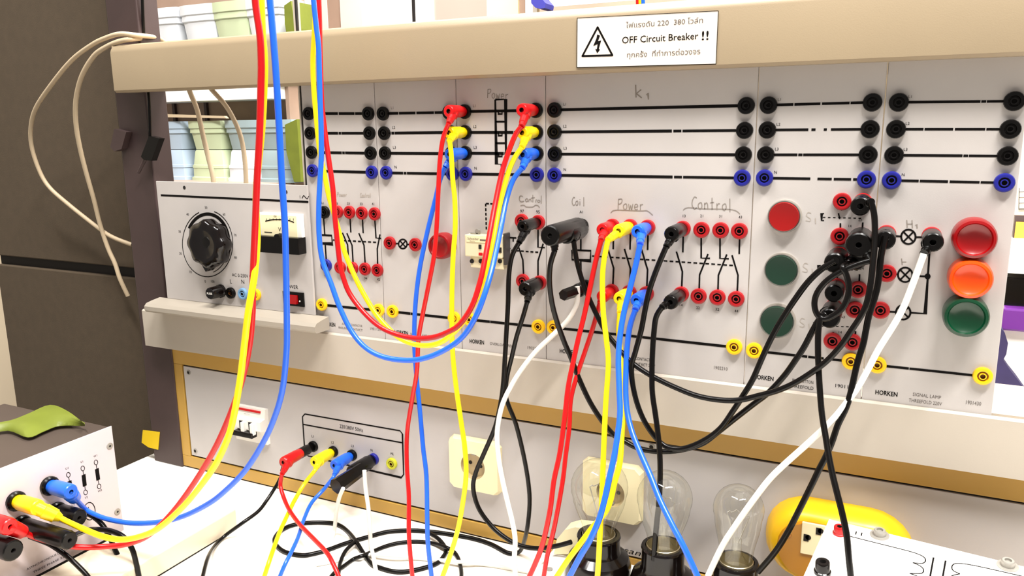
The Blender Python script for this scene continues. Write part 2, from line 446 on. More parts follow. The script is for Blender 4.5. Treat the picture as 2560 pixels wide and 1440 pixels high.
for c, x, y in (('sblack', 781, 1117), ('sblack', 831, 1130), ('sblack', 878, 1139), ('blue', 932, 1149), ('green', 978, 1160)): socket(sb, c, x, y, YSK)

# circuit breaker on the box
def cbreaker():
    o = thing('circuit_breaker', 'white three pole circuit breaker with black toggle and red stripe', 'circuit breaker', PY(620, 1100, YFP))
    Y1 = YFP-.014; 
    a, b = PY(582, 1013, Y1+.004), PY(658, 1023, Y1+.004)
    zt_, zm = a.z, PY(600, 1100, Y1).z
    xl_, xr_ = PY(578, 1060, Y1).x, PY(655, 1060, Y1).x
    h = zt_-PY(655, 1108, YFP-.004).z
    bm = BM()
    prism(bm, [(xl_, YFP, zt_), (xl_, YFP-.006, zt_), (xl_, YFP-.008, zt_-.014), (xl_, Y1-.004, zt_-.016), (xl_, Y1-.004, zt_-.030), (xl_, YFP-.008, zt_-.033), (xl_, YFP-.006, zt_-h), (xl_, YFP, zt_-h)], (xr_-xl_, 0, 0))
    link('housing', mesh('housing', bm, M['white']), o)
    w = xr_-xl_
    link('stripe', mesh('stripe', bx(xl_+.003, xr_-.008, YFP-.0082, YFP-.0062, zt_-.006, zt_-.003), M['red']), o)
    link('toggle_bar', mesh('toggle_bar', bx(xl_+.001, xr_-.010, Y1-.012, Y1-.001, zt_-.040, zt_-.032, bev=.001), M['blackg']), o)
    for i in range(3):
        x = xl_+w*(0.10+0.29*i)
        link('toggle', mesh('toggle', bx(x+.004, x+.010, Y1-.010, Y1-.003, zt_-.036, zt_-.018, bev=.001), M['white']), o)
        link('slot', mesh('slot', bx(x-.003, x+.004, Y1-.0044, Y1-.0038, zt_-.030, zt_-.018), M['dark']), o)
    bm = BM()
    for t in (.36, .36): pass
    addtext(bm, '400V~ C16', Vector(((xl_+xr_)/2-.003, YFP-.0090, zt_-.0105)), (1, 0, 0), (0, 0, 1), .0016)
    link('rating_print', mesh('rating_print', bm, M['greyink'], None), o)
cbreaker()

# wall outlets on the faceplate
def outlet(cs, cc, label):
    o = thing('wall_outlet', label, 'outlet', PY(cc[0], cc[1], YFP), 'cream round pin outlets on the faceplate')
    T = .008
    P = [PY(x, y, YFP-T) for x, y in cs]
    x0 = (P[0].x+P[3].x)/2; x1 = (P[1].x+P[2].x)/2; z1_ = (P[0].z+P[1].z)/2; z0_ = (P[2].z+P[3].z)/2
    cx, cz = (x0+x1)/2, (z0_+z1_)/2; r = 0.0175; hw = (x1-x0)/2; hh = (z1_-z0_)/2
    # plate with a real round recess
    bm = BM(); n = 32; outer = []; bev = []; rim = []; deep = []
    for i in range(n):
        a = 2*math.pi*(i+.5)/n; c, s = math.cos(a), math.sin(a); k = 1/max(abs(c), abs(s))
        k = min(k, 1.36)
        outer.append(bm.verts.new((cx+hw*c*k, YFP, cz+hh*s*k))); bev.append(bm.verts.new((cx+(hw-.003)*c*k, YFP-T, cz+(hh-.003)*s*k)))
        rim.append(bm.verts.new((cx+r*c, YFP-T-.0005, cz+r*s))); deep.append(bm.verts.new((cx+r*.95*c, YFP-.0005, cz+r*.95*s)))
    for A, B in ((outer, bev), (bev, rim)):
        for i in range(n):
            j = (i+1) % n; bm.faces.new([A[i], A[j], B[j], B[i]])
    for i in range(n):
        j = (i+1) % n; f = bm.faces.new([rim[i], rim[j], deep[j], deep[i]]); f.material_index = 1  # recess wall and floor take the darker cream
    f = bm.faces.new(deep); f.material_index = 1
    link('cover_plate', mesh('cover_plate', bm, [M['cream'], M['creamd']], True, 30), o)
    for dx in (-.0075, .0075):
        bm = BM(); lathe(bm, [(.0024, 0), (.0024, .0005), (0, .0005)], 12, TM((cx+dx, YFP-.0006, cz+dx*-.2), (0, -1, 0))); link('pin_hole', mesh('pin_hole', bm, M['dark']), o)
    for s in (-1, 1):
        link('earth_clip', mesh('earth_clip', bx(cx-.003, cx+.003, YFP-.006, YFP-.0006, cz+s*.0155-.001, cz+s*.0155+.001), M['screw']), o)
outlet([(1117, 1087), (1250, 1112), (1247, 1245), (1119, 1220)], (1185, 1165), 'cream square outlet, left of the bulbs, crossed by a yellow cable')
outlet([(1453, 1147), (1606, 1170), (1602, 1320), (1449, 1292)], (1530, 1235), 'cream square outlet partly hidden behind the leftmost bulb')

# ------------------------------------------------------------------ training panels
UL = [-0.8485, -0.7110, -0.5725, -0.4355, -0.1615, -0.0240, 0.1115]
D = 0.83
ztop = CAM.z+D*0.082; zbot = CAM.z-D*0.3264
def module(i, label):
    x0, x1 = UL[i]*D+.0004, UL[i+1]*D-.0004
    o = thing('training_panel', label, 'panel', ((x0+x1)/2, 0.0, zbot), 'grey training panels in the frame')
    link('board', mesh('board', bx(x0, x1, 0.0, .005, zbot, ztop, bev=.0006), M['panel']), o)
    return o
mod = [module(0, 'narrow training panel with one row of four red sockets above another, at the left end'),
       module(1, 'training panel with a single round red lamp'),
       module(2, 'training panel with an ivory relay block'),
       module(3, 'widest training panel, contactor diagram with handwritten Coil and Power notes'),
       module(4, 'training panel with one red and two green push buttons'),
       module(5, 'rightmost training panel with red, orange and green signal lamps')]
prints = [BM() for _ in range(6)]; grey = [BM() for _ in range(6)]; pens = [BM() for _ in range(6)]
# power rows: (module, left px list, right px list) for L1 L2 L3 N
rows = [
 (0, [(770, 284), (774, 333), (777, 381), (780, 427)], [(919, 284), (922, 333), (925, 383), (928, 431)]),
 (1, [(956, 284), (959, 333), (961, 383), (964, 432)], [(1121, 281), (1125, 331), (1127, 384), (1130, 435)]),
 (2, [(1160, 279), (1161, 331), (1162, 383), (1163, 435)], [(1338, 276), (1339, 331), (1340, 384), (1341, 437)]),
 (3, [(1385, 275), (1385, 330), (1386, 385), (1385, 438)], [(1865, 264), (1861, 326), (1858, 387), (1855, 445)]),
 (4, [(1921, 263), (1918, 325), (1914, 387), (1911, 445)], [(2181, 256), (2175, 323), (2170, 387), (2166, 449)]),
 (5, [(2247, 256), (2240, 323), (2235, 388), (2229, 451)], [(2536, 253), (2526, 323), (2519, 390), (2511, 457)])]
random.seed(3)
for m, Lc, Rc in rows:
    for k in range(4):
        c = 'blue' if k == 3 else 'black'
        socket(mod[m], c, *Lc[k]); socket(mod[m], c, *Rc[k])
        gaps = []
        if (m, k) == (4, 1): gaps = [(.40, .43), (.47, .55), (.58, .62)]
        elif (m, k) == (4, 3): gaps = [(.45, .52), (.66, .68), (.85, .87)]
        elif (m, k) in ((4, 0), (1, 0), (0, 0), (5, 1), (5, 3)): gaps = [(.24, .25), (.5, .515), (.78, .79)]
        elif random.random() < .6: t = random.uniform(.1, .8); gaps = [(t, t+.008), (t+.05, t+.056)]
        worn(prints[m], Lc[k], Rc[k], 5.2+m*.35, 0.0, gaps)
        if m != 0: ptext(prints[m] if k else grey[m], ('L1', 'L2', 'L3', 'N')[k], Lc[k][0]+24+m, Lc[k][1]-14, 7)
# protective earth rows
pe = [((803, 762), (945, 776)), ((980, 779), (1134, 796)), ((1173, 799), (1345, 817)), ((1383, 819), (1835, 868)), ((1885, 877), (2127, 904)), ((2193, 913), (2457, 941))]
for m, (a, b) in enumerate(pe):
    socket(mod[m], 'yellow', *a); socket(mod[m], 'yellow', *b)
    worn(prints[m], a, b, 5+m*.35, 0.0, [(.55, .56), (.72, .74)] if m == 4 else [(.3, .305)])
# footer lettering
foot = [(0, 'HORKEN', 823, 811, 30, 'AUXILIARY CONTACTOR', 'RAILING CONTACT', 880, 817, 60, '1901120', 938, 823, 26),
        (1, 'HORKEN', 1003, 832, 34, 'SIGNAL LAMP 220V', '', 1055, 839, 60, '1901410', 1118, 846, 24),
        (2, 'HORKEN', 1192, 855, 36, 'OVERLOAD RELAY', '', 1258, 863, 68, '1902310', 1333, 871, 30),
        (3, 'HORKEN', 1419, 880, 40, 'CONTACTOR', 'CONTACT 220V', 1612, 905, 60, '1902210', 1801, 921, 34),
        (4, 'HORKEN', 1909, 945, 50, 'PUSHBUTTON', 'THREEFOLD', 2007, 960, 62, '1901140', 2112, 967, 50),
        (5, 'HORKEN', 2216, 984, 56, 'SIGNAL LAMP', 'THREEFOLD 220V', 2317, 997, 84, '1901430', 2433, 1008, 38)]
for m, h, hx, hy, hw, t1, t2, tx, ty, tw, n, nx, ny, nw in foot:
    ptext(prints[m], h, hx, hy, 9+m*.4, wpx=hw, bold=.02)
    sc = 5.5+m*.6
    ptext(prints[m] if m in (3, 4) else grey[m], t1, tx, ty-(sc if t2 else 0)*.8, sc, wpx=tw*(.85 if t2 else 1))
    if t2: ptext(prints[m] if m in (3, 4) else grey[m], t2, tx-4, ty+sc*1.0, sc, wpx=tw)
    ptext(grey[m] if m != 4 else prints[m], n, nx, ny, sc+.8, wpx=nw)

# --- module 0: auxiliary contactor
b = prints[0]
for c, x, y in (('black', 809, 531), ('red', 842, 530), ('red', 872, 531), ('red', 903, 533), ('red', 935, 535),
                ('blue', 814, 664), ('red', 849, 669), ('red', 880, 671), ('red', 911, 673), ('red', 942, 676)): socket(mod[0], c, x, y)
stroke(b, [(809, 545), (812, 587)], 3.4); stroke(b, [(813, 611), (816, 655)], 3.4)
stroke(b, [(796, 587), (829, 589), (831, 610), (797, 608), (796, 587)], 3.8)
dashed(b, (832, 600), (945, 606), 3, n=9)
for x, y in ((843, 544), (875, 545), (906, 547)): stroke(b, [(x, y), (x+2, y+36)], 3.4)
for x, y in ((856, 582), (867, 583), (897, 583)): stroke(b, [(x, y), (x+13, y+30), (x+16, y+78)], 3.4)
stroke(b, [(937, 550), (940, 595), (953, 596)], 3.4); stroke(b, [(950, 586), (943, 622), (944, 662)], 3.4)
for s, x, y in (('A1', 806, 508), ('13', 841, 509), ('23', 871, 509), ('33', 903, 510), ('41', 933, 510), ('A2', 815, 688), ('34', 914, 696), ('42', 946, 699)): ptext(b, s, x, y, 6)
handw(pens[0], 'Power', 842, 486, 26, 10, 1.4); handw(pens[0], 'Control', 900, 488, 28, 10, 1.4)
# --- module 1: lamp
b = prints[1]
socket(mod[1], 'red', 973, 608); socket(mod[1], 'red', 1037, 612)
stroke(b, [(987, 609), (997, 609)], 3.4); stroke(b, [(1018, 611), (1026, 611)], 3.4)
def xlamp(b, cx, cy, rx, ry, w):
    stroke(b, circ(cx, cy, rx, 24, ry), w)
    stroke(b, [(cx-rx*.68, cy-ry*.68), (cx+rx*.68, cy+ry*.68)], w*.9); stroke(b, [(cx+rx*.68, cy-ry*.68), (cx-rx*.68, cy+ry*.68)], w*.9)
xlamp(b, 1007, 610, 10.5, 11.5, 3.4)
def lens(parent, px, py, Yf, rpx, m, rim=None, depth=.022, name='lamp_lens'):
    c = PY(px, py, -depth); r = rpx*(PY(px, py-1, -depth)-PY(px, py, -depth)).length
    base = Vector((c.x, 0, c.z)); bm = BM()
    lathe(bm, [(r*.98, 0), (r*1.0, depth*.3), (r*.99, depth*.8), (r*.92, depth*.97), (r*.80, depth), (r*.74, depth*.90), (r*.55, depth*.80), (r*.3, depth*.76), (0, depth*.74)], 40, TM(base, (0, -1, 0)))
    return link(name, mesh(name, bm, m, True, 28), parent)
lens(mod[1], 1096, 617, 0, 33, M['lred'], depth=.017)
# --- module 2: overload relay
b = prints[2]
for k in range(3):
    y0 = (279, 331, 384)[k]
stroke(b, [(1238, 249), (1264, 249), (1265, 411), (1241, 410), (1238, 249)], 4.2)
for y in (304, 358): stroke(b, [(1239, y), (1265, y)], 4.2)
for y in (277, 331, 383):
    stroke(b, [(1246, y), (1246, y+8), (1255, y+8), (1255, y)], 3.2)
dashed(b, (1253, 412), (1254, 440), 3.4, n=4)
dashed(b, (1215, 509), (1236, 510), 3.6, n=2, duty=.7); dashed(b, (1214, 509), (1216, 578), 3.6, n=6)
for c, x, y in (('red', 1303, 553), ('red', 1344, 556), ('red', 1306, 703), ('red', 1348, 707)): socket(mod[2], c, x, y)
stroke(b, [(1345, 572), (1345, 618), (1362, 619)], 3.8); stroke(b, [(1358, 609), (1345, 652), (1345, 690)], 3.8)
stroke(b, [(1294, 610), (1307, 650), (1309, 688)], 3.8); stroke(b, [(1274, 594), (1291, 595)], 3.6); stroke(b, [(1283, 596), (1283, 604)], 3.4)
dashed(b, (1266, 625), (1350, 631), 3.4, n=7)
stroke(b, [(1266, 624), (1271, 624), (1271, 620), (1276, 622)], 3.2)
for s, x, y in (('97', 1305, 528), ('95', 1345, 530)): ptext(b, s, x, y, 7.5)
g2 = pens[2]
handw(pens[2], 'Power', 1217, 234, 56, 22, 1.5, .06)
stroke(g2, [(1307, 491), (1300, 490), (1298, 498), (1302, 504), (1310, 503)], 1.8, smooth=True)
stroke(g2, [(1313, 500), (1317, 496), (1320, 501), (1316, 504), (1313, 500)], 1.7, smooth=True)
stroke(g2, [(1322, 504), (1323, 498), (1327, 498), (1328, 504)], 1.7); stroke(g2, [(1332, 487), (1332, 505)], 1.8); stroke(g2, [(1327, 495), (1337, 494)], 1.6)
stroke(g2, [(1339, 506), (1340, 499), (1343, 500)], 1.6); stroke(g2, circ(1347, 503, 3, 10), 1.6); stroke(g2, [(1353, 489), (1353, 509)], 1.8)
stroke(g2, [(1301, 514), (1310, 513), (1316, 517), (1332, 517), (1338, 513), (1345, 514), (1349, 519)], 1.6, smooth=True)

def relay():
    o = mod[2]; Yr = -.015; Yb = -.010
    def q(x, y, Y): return PY(x, y, Y)
    tl = q(1161, 586, Yr); x0 = tl.x; x1 = q(1262, 592, Yr).x; z1 = tl.z; z0 = q(1168, 641, Yr).z; zb = q(1172, 668, -.011).z
    rb = link('relay_block', mesh('relay_block', bx(x0, x1-.004, Yr, -.001, z0, z1, bev=.0012), M['relay']), o)
    link('relay_side', mesh('relay_side', bx(x1-.0038, x1-.0005, -.012, 0, z0-.008, z1+.003, bev=.0006), M['relayd']), rb)
    tb = link('terminal_block', mesh('terminal_block', bx(x0+.005, x1-.004, -.011, -.001, zb, z0-.0004, bev=.001), M['relay']), rb)
    for x in (1180, 1202, 1226, 1250):
        bm = BM(); c = PY(x, 653, -.0112); lathe(bm, [(.0027, 0), (.0027, .0008), (0, .0008)], 12, TM(c, (0, -1, 0)))
        link('terminal_hole', mesh('terminal_hole', bm, M['dark']), rb)
    link('label_band', mesh('label_band', bx(x0+.003, x1-.014, Yr-.0006, Yr, z1-.0085, z1-.002), M['cream']), rb)
    bm = BM(); addtext(bm, 'Schneider', Vector((x0+.012, Yr-.0009, z1-.0045)), (1, 0, 0), (0, 0, 1), .0028, width=.015)
    box(bm, x0+.021, x1-.018, Yr-.0009, Yr-.0006, z1-.0062, z1-.0046)
    addtext(bm, 'Electric', Vector((x0+.011, Yr-.0009, z1-.0075)), (1, 0, 0), (0, 0, 1), .0016)
    link('lettering', mesh('lettering', bm, M['greyink'], None), rb)
    link('dial_window', mesh('dial_window', bx(x0+.019, x0+.0225, Yr-.0008, Yr+.001, z1-.016, z1-.011), M['dark']), rb)
    link('reset_button', mesh('reset_button', bx(x0+.019, x0+.024, Yr-.0012, Yr+.001, z1-.024, z1-.0205, bev=.0005), M['red']), rb)
    link('test_slot', mesh('test_slot', bx(x1-.0085, x1-.0045, Yr-.0006, Yr+.004, z1-.019, z1-.013), M['dark']), rb)
    bm = BM(); box(bm, x0+.005, x0+.016, -.010, -.004, z1, z1+.0022, bev=.0005); lathe(bm, [(.0028, 0), (.0028, .004), (0, .004)], 12, TM((x0+.014, -.006, z1+.0035), (0, -1, 0)))
    link('mounting_clip', mesh('mounting_clip', bm, M['screw'], True), rb)
relay()
# --- module 3: contactor
b = prints[3]
for c, x, y in (('black', 1452, 565), ('black', 1462, 718), ('red', 1530, 566), ('red', 1574, 567), ('red', 1618, 569),
                ('red', 1528, 729), ('red', 1572, 732), ('red', 1615, 735),
                ('red', 1706, 572), ('red', 1753, 575), ('red', 1801, 576), ('red', 1848, 578),
                ('red', 1702, 736), ('red', 1746, 741), ('red', 1793, 744), ('red', 1840, 748)): socket(mod[3], c, x, y)
stroke(b, [(1452, 582), (1452, 625)], 4); stroke(b, [(1452, 652), (1453, 702)], 4)
stroke(b, [(1430, 625), (1477, 627), (1476, 652), (1430, 649), (1430, 625)], 4.2)
dashed(b, (1480, 640), (1838, 664), 3.6, n=24)
for x, y in ((1534, 582), (1576, 583), (1620, 584), (1708, 590), (1849, 594)): stroke(b, [(x, y), (x-1, y+41)], 4.2)
for x, y in ((1519, 620), (1561, 622), (1604, 624), (1691, 629), (1830, 638)): stroke(b, [(x, y), (x+15, y+50), (x+13, y+96)], 4.2)
for x, y in ((1753, 592), (1800, 593)):
    stroke(b, [(x, y), (x, y+53), (x+22, y+54)], 4.2); stroke(b, [(x+17, y+43), (x-4, y+95), (x-5, y+132)], 4.2)
for s, x, y in (('A1', 1454, 530), ('13', 1710, 540), ('21', 1755, 540), ('31', 1802, 541), ('43', 1851, 543), ('14', 1702, 763), ('22', 1745, 770), ('32', 1793, 774), ('44', 1841, 778)): ptext(b, s, x, y, 6.5)
g3 = pens[3]
handw(g3, 'Coil', 1429, 503, 36, 20, 1.7); handw(g3, 'Power', 1543, 510, 68, 26, 1.8, .03)
stroke(g3, [(1527, 532), (1540, 525), (1600, 527), (1618, 527), (1632, 538)], 1.8, smooth=True)
handw(g3, 'Control', 1728, 507, 106, 30, 2.0, .05)
stroke(g3, [(1708, 525), (1720, 519), (1760, 522), (1830, 524), (1850, 535)], 1.8, smooth=True)
stroke(g3, [(1589, 212), (1590, 244)], 3); stroke(g3, [(1603, 224), (1591, 234), (1604, 245)], 2.6); stroke(g3, [(1616, 238), (1620, 233), (1621, 249)], 2.4)
# --- module 4: push buttons
b = prints[4]
def button(px, py, rpx, m):
    c = PY(px, py, -.006); r = rpx*(PY(px, py-1, -.006)-PY(px, py, -.006)).length; base = Vector((c.x, 0, c.z))
    bm = BM(); lathe(bm, [(r*1.04, 0), (r*1.04, .003), (r*.99, .0062), (r*.94, .0062), (r*.93, .003), (r*.93, 0)], 36, TM(base, (0, -1, 0)))
    pb = link('push_button', mesh('push_button', bm, M['chrome'], True), mod[4])
    bm = BM(); lathe(bm, [(r*.92, 0), (r*.92, .0068), (r*.88, .0080), (r*.5, .0072), (0, .0068)], 36, TM(base, (0, -1, 0)))
    link('button_cap', mesh('button_cap', bm, m, True), pb)
button(1960, 542, 40, M['bred']); button(1953, 676, 41, M['bgrn']); button(1942, 804, 41.5, M['bgrn'])
for x, y in ((2105, 504), (2157, 505), (2099, 591), (2154, 594), (2097, 638), (2146, 641), (2092, 717), (2145, 724), (2084, 769), (2137, 775), (2081, 853), (2131, 856)): socket(mod[4], 'red', x, y)
for (y, dx) in ((542, 0), (672, -8), (814, -18)):
    x0 = 2054+dx
    stroke(b, [(x0+6, y-8), (x0, y-8), (x0, y+9), (x0+6, y+9)], 3.6); dashed(b, (x0+3, y+1), (x0+105, y+4), 2.6, n=8, duty=.5)
    stroke(b, [(2096+dx, y-9), (2099+dx, y+5)], 3.4); stroke(b, [(2101+dx, y+16), (2101+dx, y+32)], 4.2); stroke(b, [(2157+dx, y+14), (2156+dx, y+32)], 4.2)
    stroke(b, [(2103+dx, y-16), (2110+dx, y-19)], 2.2)
for s, x, y in (('13', 2127, 523), ('14', 2124, 565), ('x3', 2108, 793), ('14', 2100, 831), ('24', 2155, 672), ('23', 2150, 550)): ptext(b, s, x, y, 6)
g4 = pens[4]
for (x, y) in ((2020, 545), (2012, 672), (2004, 810)):
    stroke(g4, [(x+8, y-12), (x, y-14), (x-4, y-6), (x+6, y+2), (x+4, y+8), (x-6, y+6)], 1.6, smooth=True); stroke(g4, [(x+18, y), (x+19, y+14)], 2)
# --- module 5: signal lamps
b = prints[5]
for x, y in ((2216, 585), (2329, 590), (2217, 684), (2201, 776)): socket(mod[5], 'red', x, y)
for cx, cy, xs in ((2271, 592, 2235), (2263, 687, 2233), (2258, 781, 2219)):
    xlamp(b, cx, cy, 18, 18, 5); stroke(b, [(xs, cy-2), (cx-18, cy-1)], 5)
stroke(b, [(2289, 593), (2312, 593)], 5); stroke(b, [(2281, 690), (2320, 691)], 5); stroke(b, [(2276, 782), (2313, 784), (2319, 700), (2325, 612)], 5)
bm_ = b; P = [PY(x, y, -INK*1.3) for x, y in circ(2319, 691, 7.5, 16)[:-1]]; bm_.faces.new([bm_.verts.new(p) for p in P])
g5 = pens[5]
stroke(g5, [(2267, 550), (2268, 569)], 2.4); stroke(g5, [(2280, 550), (2281, 570)], 2.4); stroke(g5, [(2267, 560), (2281, 560)], 2); stroke(g5, [(2288, 563), (2292, 561), (2293, 571)], 2)
stroke(g5, [(2254, 646), (2256, 662)], 2.2); stroke(g5, [(2254, 655), (2266, 655)], 1.8)
lens(mod[5], 2437, 599, 0, 51, M['lred'], depth=.024); lens(mod[5], 2427, 700, 0, 50.5, M['lora'], depth=.024); lens(mod[5], 2416, 795, 0, 51.5, M['lgrn'], depth=.024)
stroke(g5, [(2222, 158), (2220, 186)], 1.2)
for i in range(6):
    for nm, arr, m_ in (('printed_diagram', prints, 'ink'), ('faded_print', grey, 'greyink'), ('handwriting', pens, 'pencil' if i in (0, 4) else 'pen')):
        if arr[i].verts: link(nm, mesh(nm, arr[i], M[m_], None), mod[i])['kind'] = 'stuff'


# slim upright left of the first panel
xe = UL[0]*D
up = thing('edge_upright', 'slim upright strip along the left edge of the leftmost panel', 'upright', (xe-.004, .006, zbot))
link('light_strip', mesh('light_strip', bx(xe-.0055, xe-.0035, 0.001, .012, zbot+.004, 1.62), M['rail']), up)
link('dark_strip', mesh('dark_strip', bx(xe-.0032, xe-.0006, 0.002, .005, zbot+.004, 1.62), M['dark']), up)

# ------------------------------------------------------------------ variable transformer unit on the left
YV = -0.006
va = thing('variable_transformer', 'variable transformer unit with big black dial and voltmeter', 'transformer', PY(595, 800, YV))
vx0 = PY(404, 600, YV).x; vx1 = PY(777, 620, YV).x; vz1 = PY(580, 458, YV).z; vz0 = PY(595, 766, YV).z
link('front_plate', mesh('front_plate', bx(vx0, vx1, YV, YV+.003, vz0, vz1, bev=.0005), M['panel']), va)
link('casing', mesh('casing', bx(vx0+.01, vx1-.012, YV+.003, .16, vz0+.01, vz1-.045), M['boxtop']), va)
# ledge with rounded lip
ly = -.034; lx0 = PY(357, 778, ly).x; lx1 = PY(787, 818, ly).x
lz1 = vz0; lzf = PY(580, 778, ly).z; 
bm = BM()
prism(bm, [(lx0+.004, y, z) for y, z in ((YV+.001, lz1), (-.020, lz1-.002), (-.030, lz1-.004), (ly, lz1-.008), (ly, lz1-.014), (ly+.003, lz1-.017), (ly+.008, lz1-.0175), (-.0045, lz1-.0175), (-.0045, lz1-.006), (YV+.001, lz1-.004))], (lx1-lx0-.004, 0, 0))
link('ledge', mesh('ledge', bm, M['ledge'], True, 30), va)
bm = BM()
stroke(bm, [(402, 488), (771, 505)], 3.4, YV)
for s, x, y, h in (('50', 515, 519, 6), ('40', 469, 536, 6), ('60', 560, 536, 6), ('30', 449, 579, 6), ('70', 588, 588, 6), ('20', 451, 634, 6), ('80', 589, 644, 6), ('10', 476, 680, 6), ('0', 513, 704, 6), ('100', 531, 704, 6),
                   ('L', 577, 704, 10), ('N', 607, 705, 10), ('PE', 637, 708, 10), ('POWER', 727, 717, 9), ('1', 750, 493, 8), ('AC 0-250V 0-5A', 610, 690, 8)): ptext(bm, s, x, y, h, YV)
stroke(bm, [(755, 496), (759, 489), (763, 493), (768, 497), (772, 490)], 1.6, YV, smooth=True)
cx, cy = 516, 609
stroke(bm, circ(cx+3, cy, 63, 40, 83, -75, 250), 1.6, YV)
stroke(bm, circ(cx+3, cy, 53, 30, 74, 0, 75), 1.4, YV)
ao = circ(cx+3, cy-2, 57, 30, 76, -150, -6); ai = circ(cx+3, cy-2, 50, 30, 68, -150, -6)
va_ = [bm.verts.new(PY(x, y, YV-INK)) for x, y in ao]; vb_ = [bm.verts.new(PY(x, y, YV-INK)) for x, y in ai]
for i in range(30): bm.faces.new([va_[i], va_[i+1], vb_[i+1], vb_[i]])
link('printed_scale', mesh('printed_scale', bm, M['ink'], None), va)
# dial knob
kc = PY(507, 612, YV-.024); kr = .033
bm = BM()
lob = lambda a, r: 1+.05*math.cos(8*a) if r > .02 else 1
kb = Vector((kc.x, YV, kc.z))
lathe(bm, [(kr*.92, .001), (kr, .004), (kr*1.02, .016), (kr*.95, .022), (kr*.72, .025), (kr*.60, .024), (kr*.2, .0225), (0, .0225)], 64, TM(kb, (0, -1, 0)), lobes=lob)
kn = link('dial_knob', mesh('dial_knob', bm, M['blackg'], True, 50), va)
bm = BM(); t0 = kb+Vector((-.004, -.006, -.022)); 
prism(bm, [kb+Vector((a, -.002, c)) for a, c in ((-.020, -.022), (.010, -.026), (-.008, -.040))], (0, -.014, 0)); link('pointer', mesh('pointer', bm, M['blackg']), kn)
bm = BM(); lathe(bm, [(.008, .0222), (.007, .0235), (0, .0238)], 20, TM(kb+Vector((0.006, 0, .004)), (0, -1, 0))); link('knob_cap', mesh('knob_cap', bm, M['black'], True), kn)
# voltmeter
def vm():
    Yq = YV-.006
    x0, x1 = PY(650, 560, Yq).x, PY(754, 560, Yq).x; z1, z0, zm = PY(700, 533, Yq).z, PY(700, 633, Yq-.006).z, PY(700, 590, Yq).z
    m = link('voltmeter', mesh('voltmeter', bx(x0, x1, Yq, YV, z0+.006, z1, bev=.001), M['white']), va)
    link('meter_face', mesh('meter_face', bx(x0+.003, x1-.008, Yq-.0006, Yq, zm, z1-.003), M['cream']), m)
    link('meter_cover', mesh('meter_cover', bx(x0-.0005, x1+.0005, Yq-.010, YV, z0, zm, bev=.001), M['black']), m)
    bm = BM(); c = Vector(((x0+x1)/2, Yq-.0008, zm)); lathe(bm, [(.005, -.001), (.005, .009), (0, .009)], 20, TM(Vector((c.x, Yq, zm-.001)), (0, -1, 0))); link('meter_hub', mesh('meter_hub', bm, M['black']), m)
    bm = BM()
    stroke(bm, [(663, 553), (684, 549), (716, 550), (735, 556)], 2, Yq-.0007, smooth=True); stroke(bm, [(661, 580), (680, 581)], 1.6, Yq-.0007)
    for i in range(9): 
        x = 666+i*8.4; stroke(bm, [(x, 546), (x, 551)], 1.2, Yq-.0007)
    ptext(bm, 'V', 699, 574, 10, Yq-.0007); ptext(bm, '~', 700, 583, 8, Yq-.0007); ptext(bm, '150', 687, 541, 5, Yq-.0007)
    link('meter_print', mesh('meter_print', bm, M['ink'], None), m)
vm()
# fuse holder, sockets, switch
bm = BM(); c = PY(540, 730, YV-.018); bb = Vector((c.x, YV, c.z)); bb = PY(553, 727, YV)
lathe(bm, [(.0098, 0), (.0098, .003), (.0088, .004), (.0086, .020), (.0078, .0215), (0, .0215)], 24, TM(bb, (0, -1, 0)), lobes=lambda a, r: 1+.02*math.cos(12*a))
fu = link('fuse_holder', mesh('fuse_holder', bm, M['blackg'], True), va)
bm = BM(); addtext(bm, 'FUSE', bb+Vector((0, -.0219, 0)), (1, 0, 0), (0, 0, 1), .0028, width=.010, bold=.02); link('fuse_print', mesh('fuse_print', bm, M['white'], None), fu)
socket(va, 'sblack', 575, 733, YV); socket(va, 'lightblue', 606, 735, YV); socket(va, 'syellow', 638, 737, YV)
def switch():
    x0, x1 = PY(707, 748, YV-.003).x, PY(758, 748, YV-.003).x; z1, z0 = PY(730, 730, YV-.003).z, PY(730, 765, YV-.003).z
    s = link('power_switch', mesh('power_switch', bx(x0, x1, YV-.003, YV, z0, z1, bev=.0006), M['black']), va)
    bm = BM(); prism(bm, [(x0+.011, YV-.003, z0+.004), (x0+.011, YV-.0075, z0+.004), (x0+.011, YV-.0045, z1-.004), (x0+.011, YV-.003, z1-.004)], (x1-x0-.020, 0, 0)); link('rocker', mesh('rocker', bm, M['lred']), s)
    bm = BM(); lathe(bm, [(.0011, 0), (.0011, .0004), (0, .0004)], 10, TM((x1-.006, YV-.003, (z0+z1)/2-.002), (0, -1, 0))); link('indicator_dot', mesh('indicator_dot', bm, M['white']), s)
switch()
for x, y in ((461, 469), (715, 480)):
    bm = BM(); lathe(bm, [(.0026, 0), (.0026, .0003), (0, .0003)], 12, TM(PY(x, y, YV), (0, -1, 0))); link('mounting_hole', mesh('mounting_hole', bm, M['dark']), va)

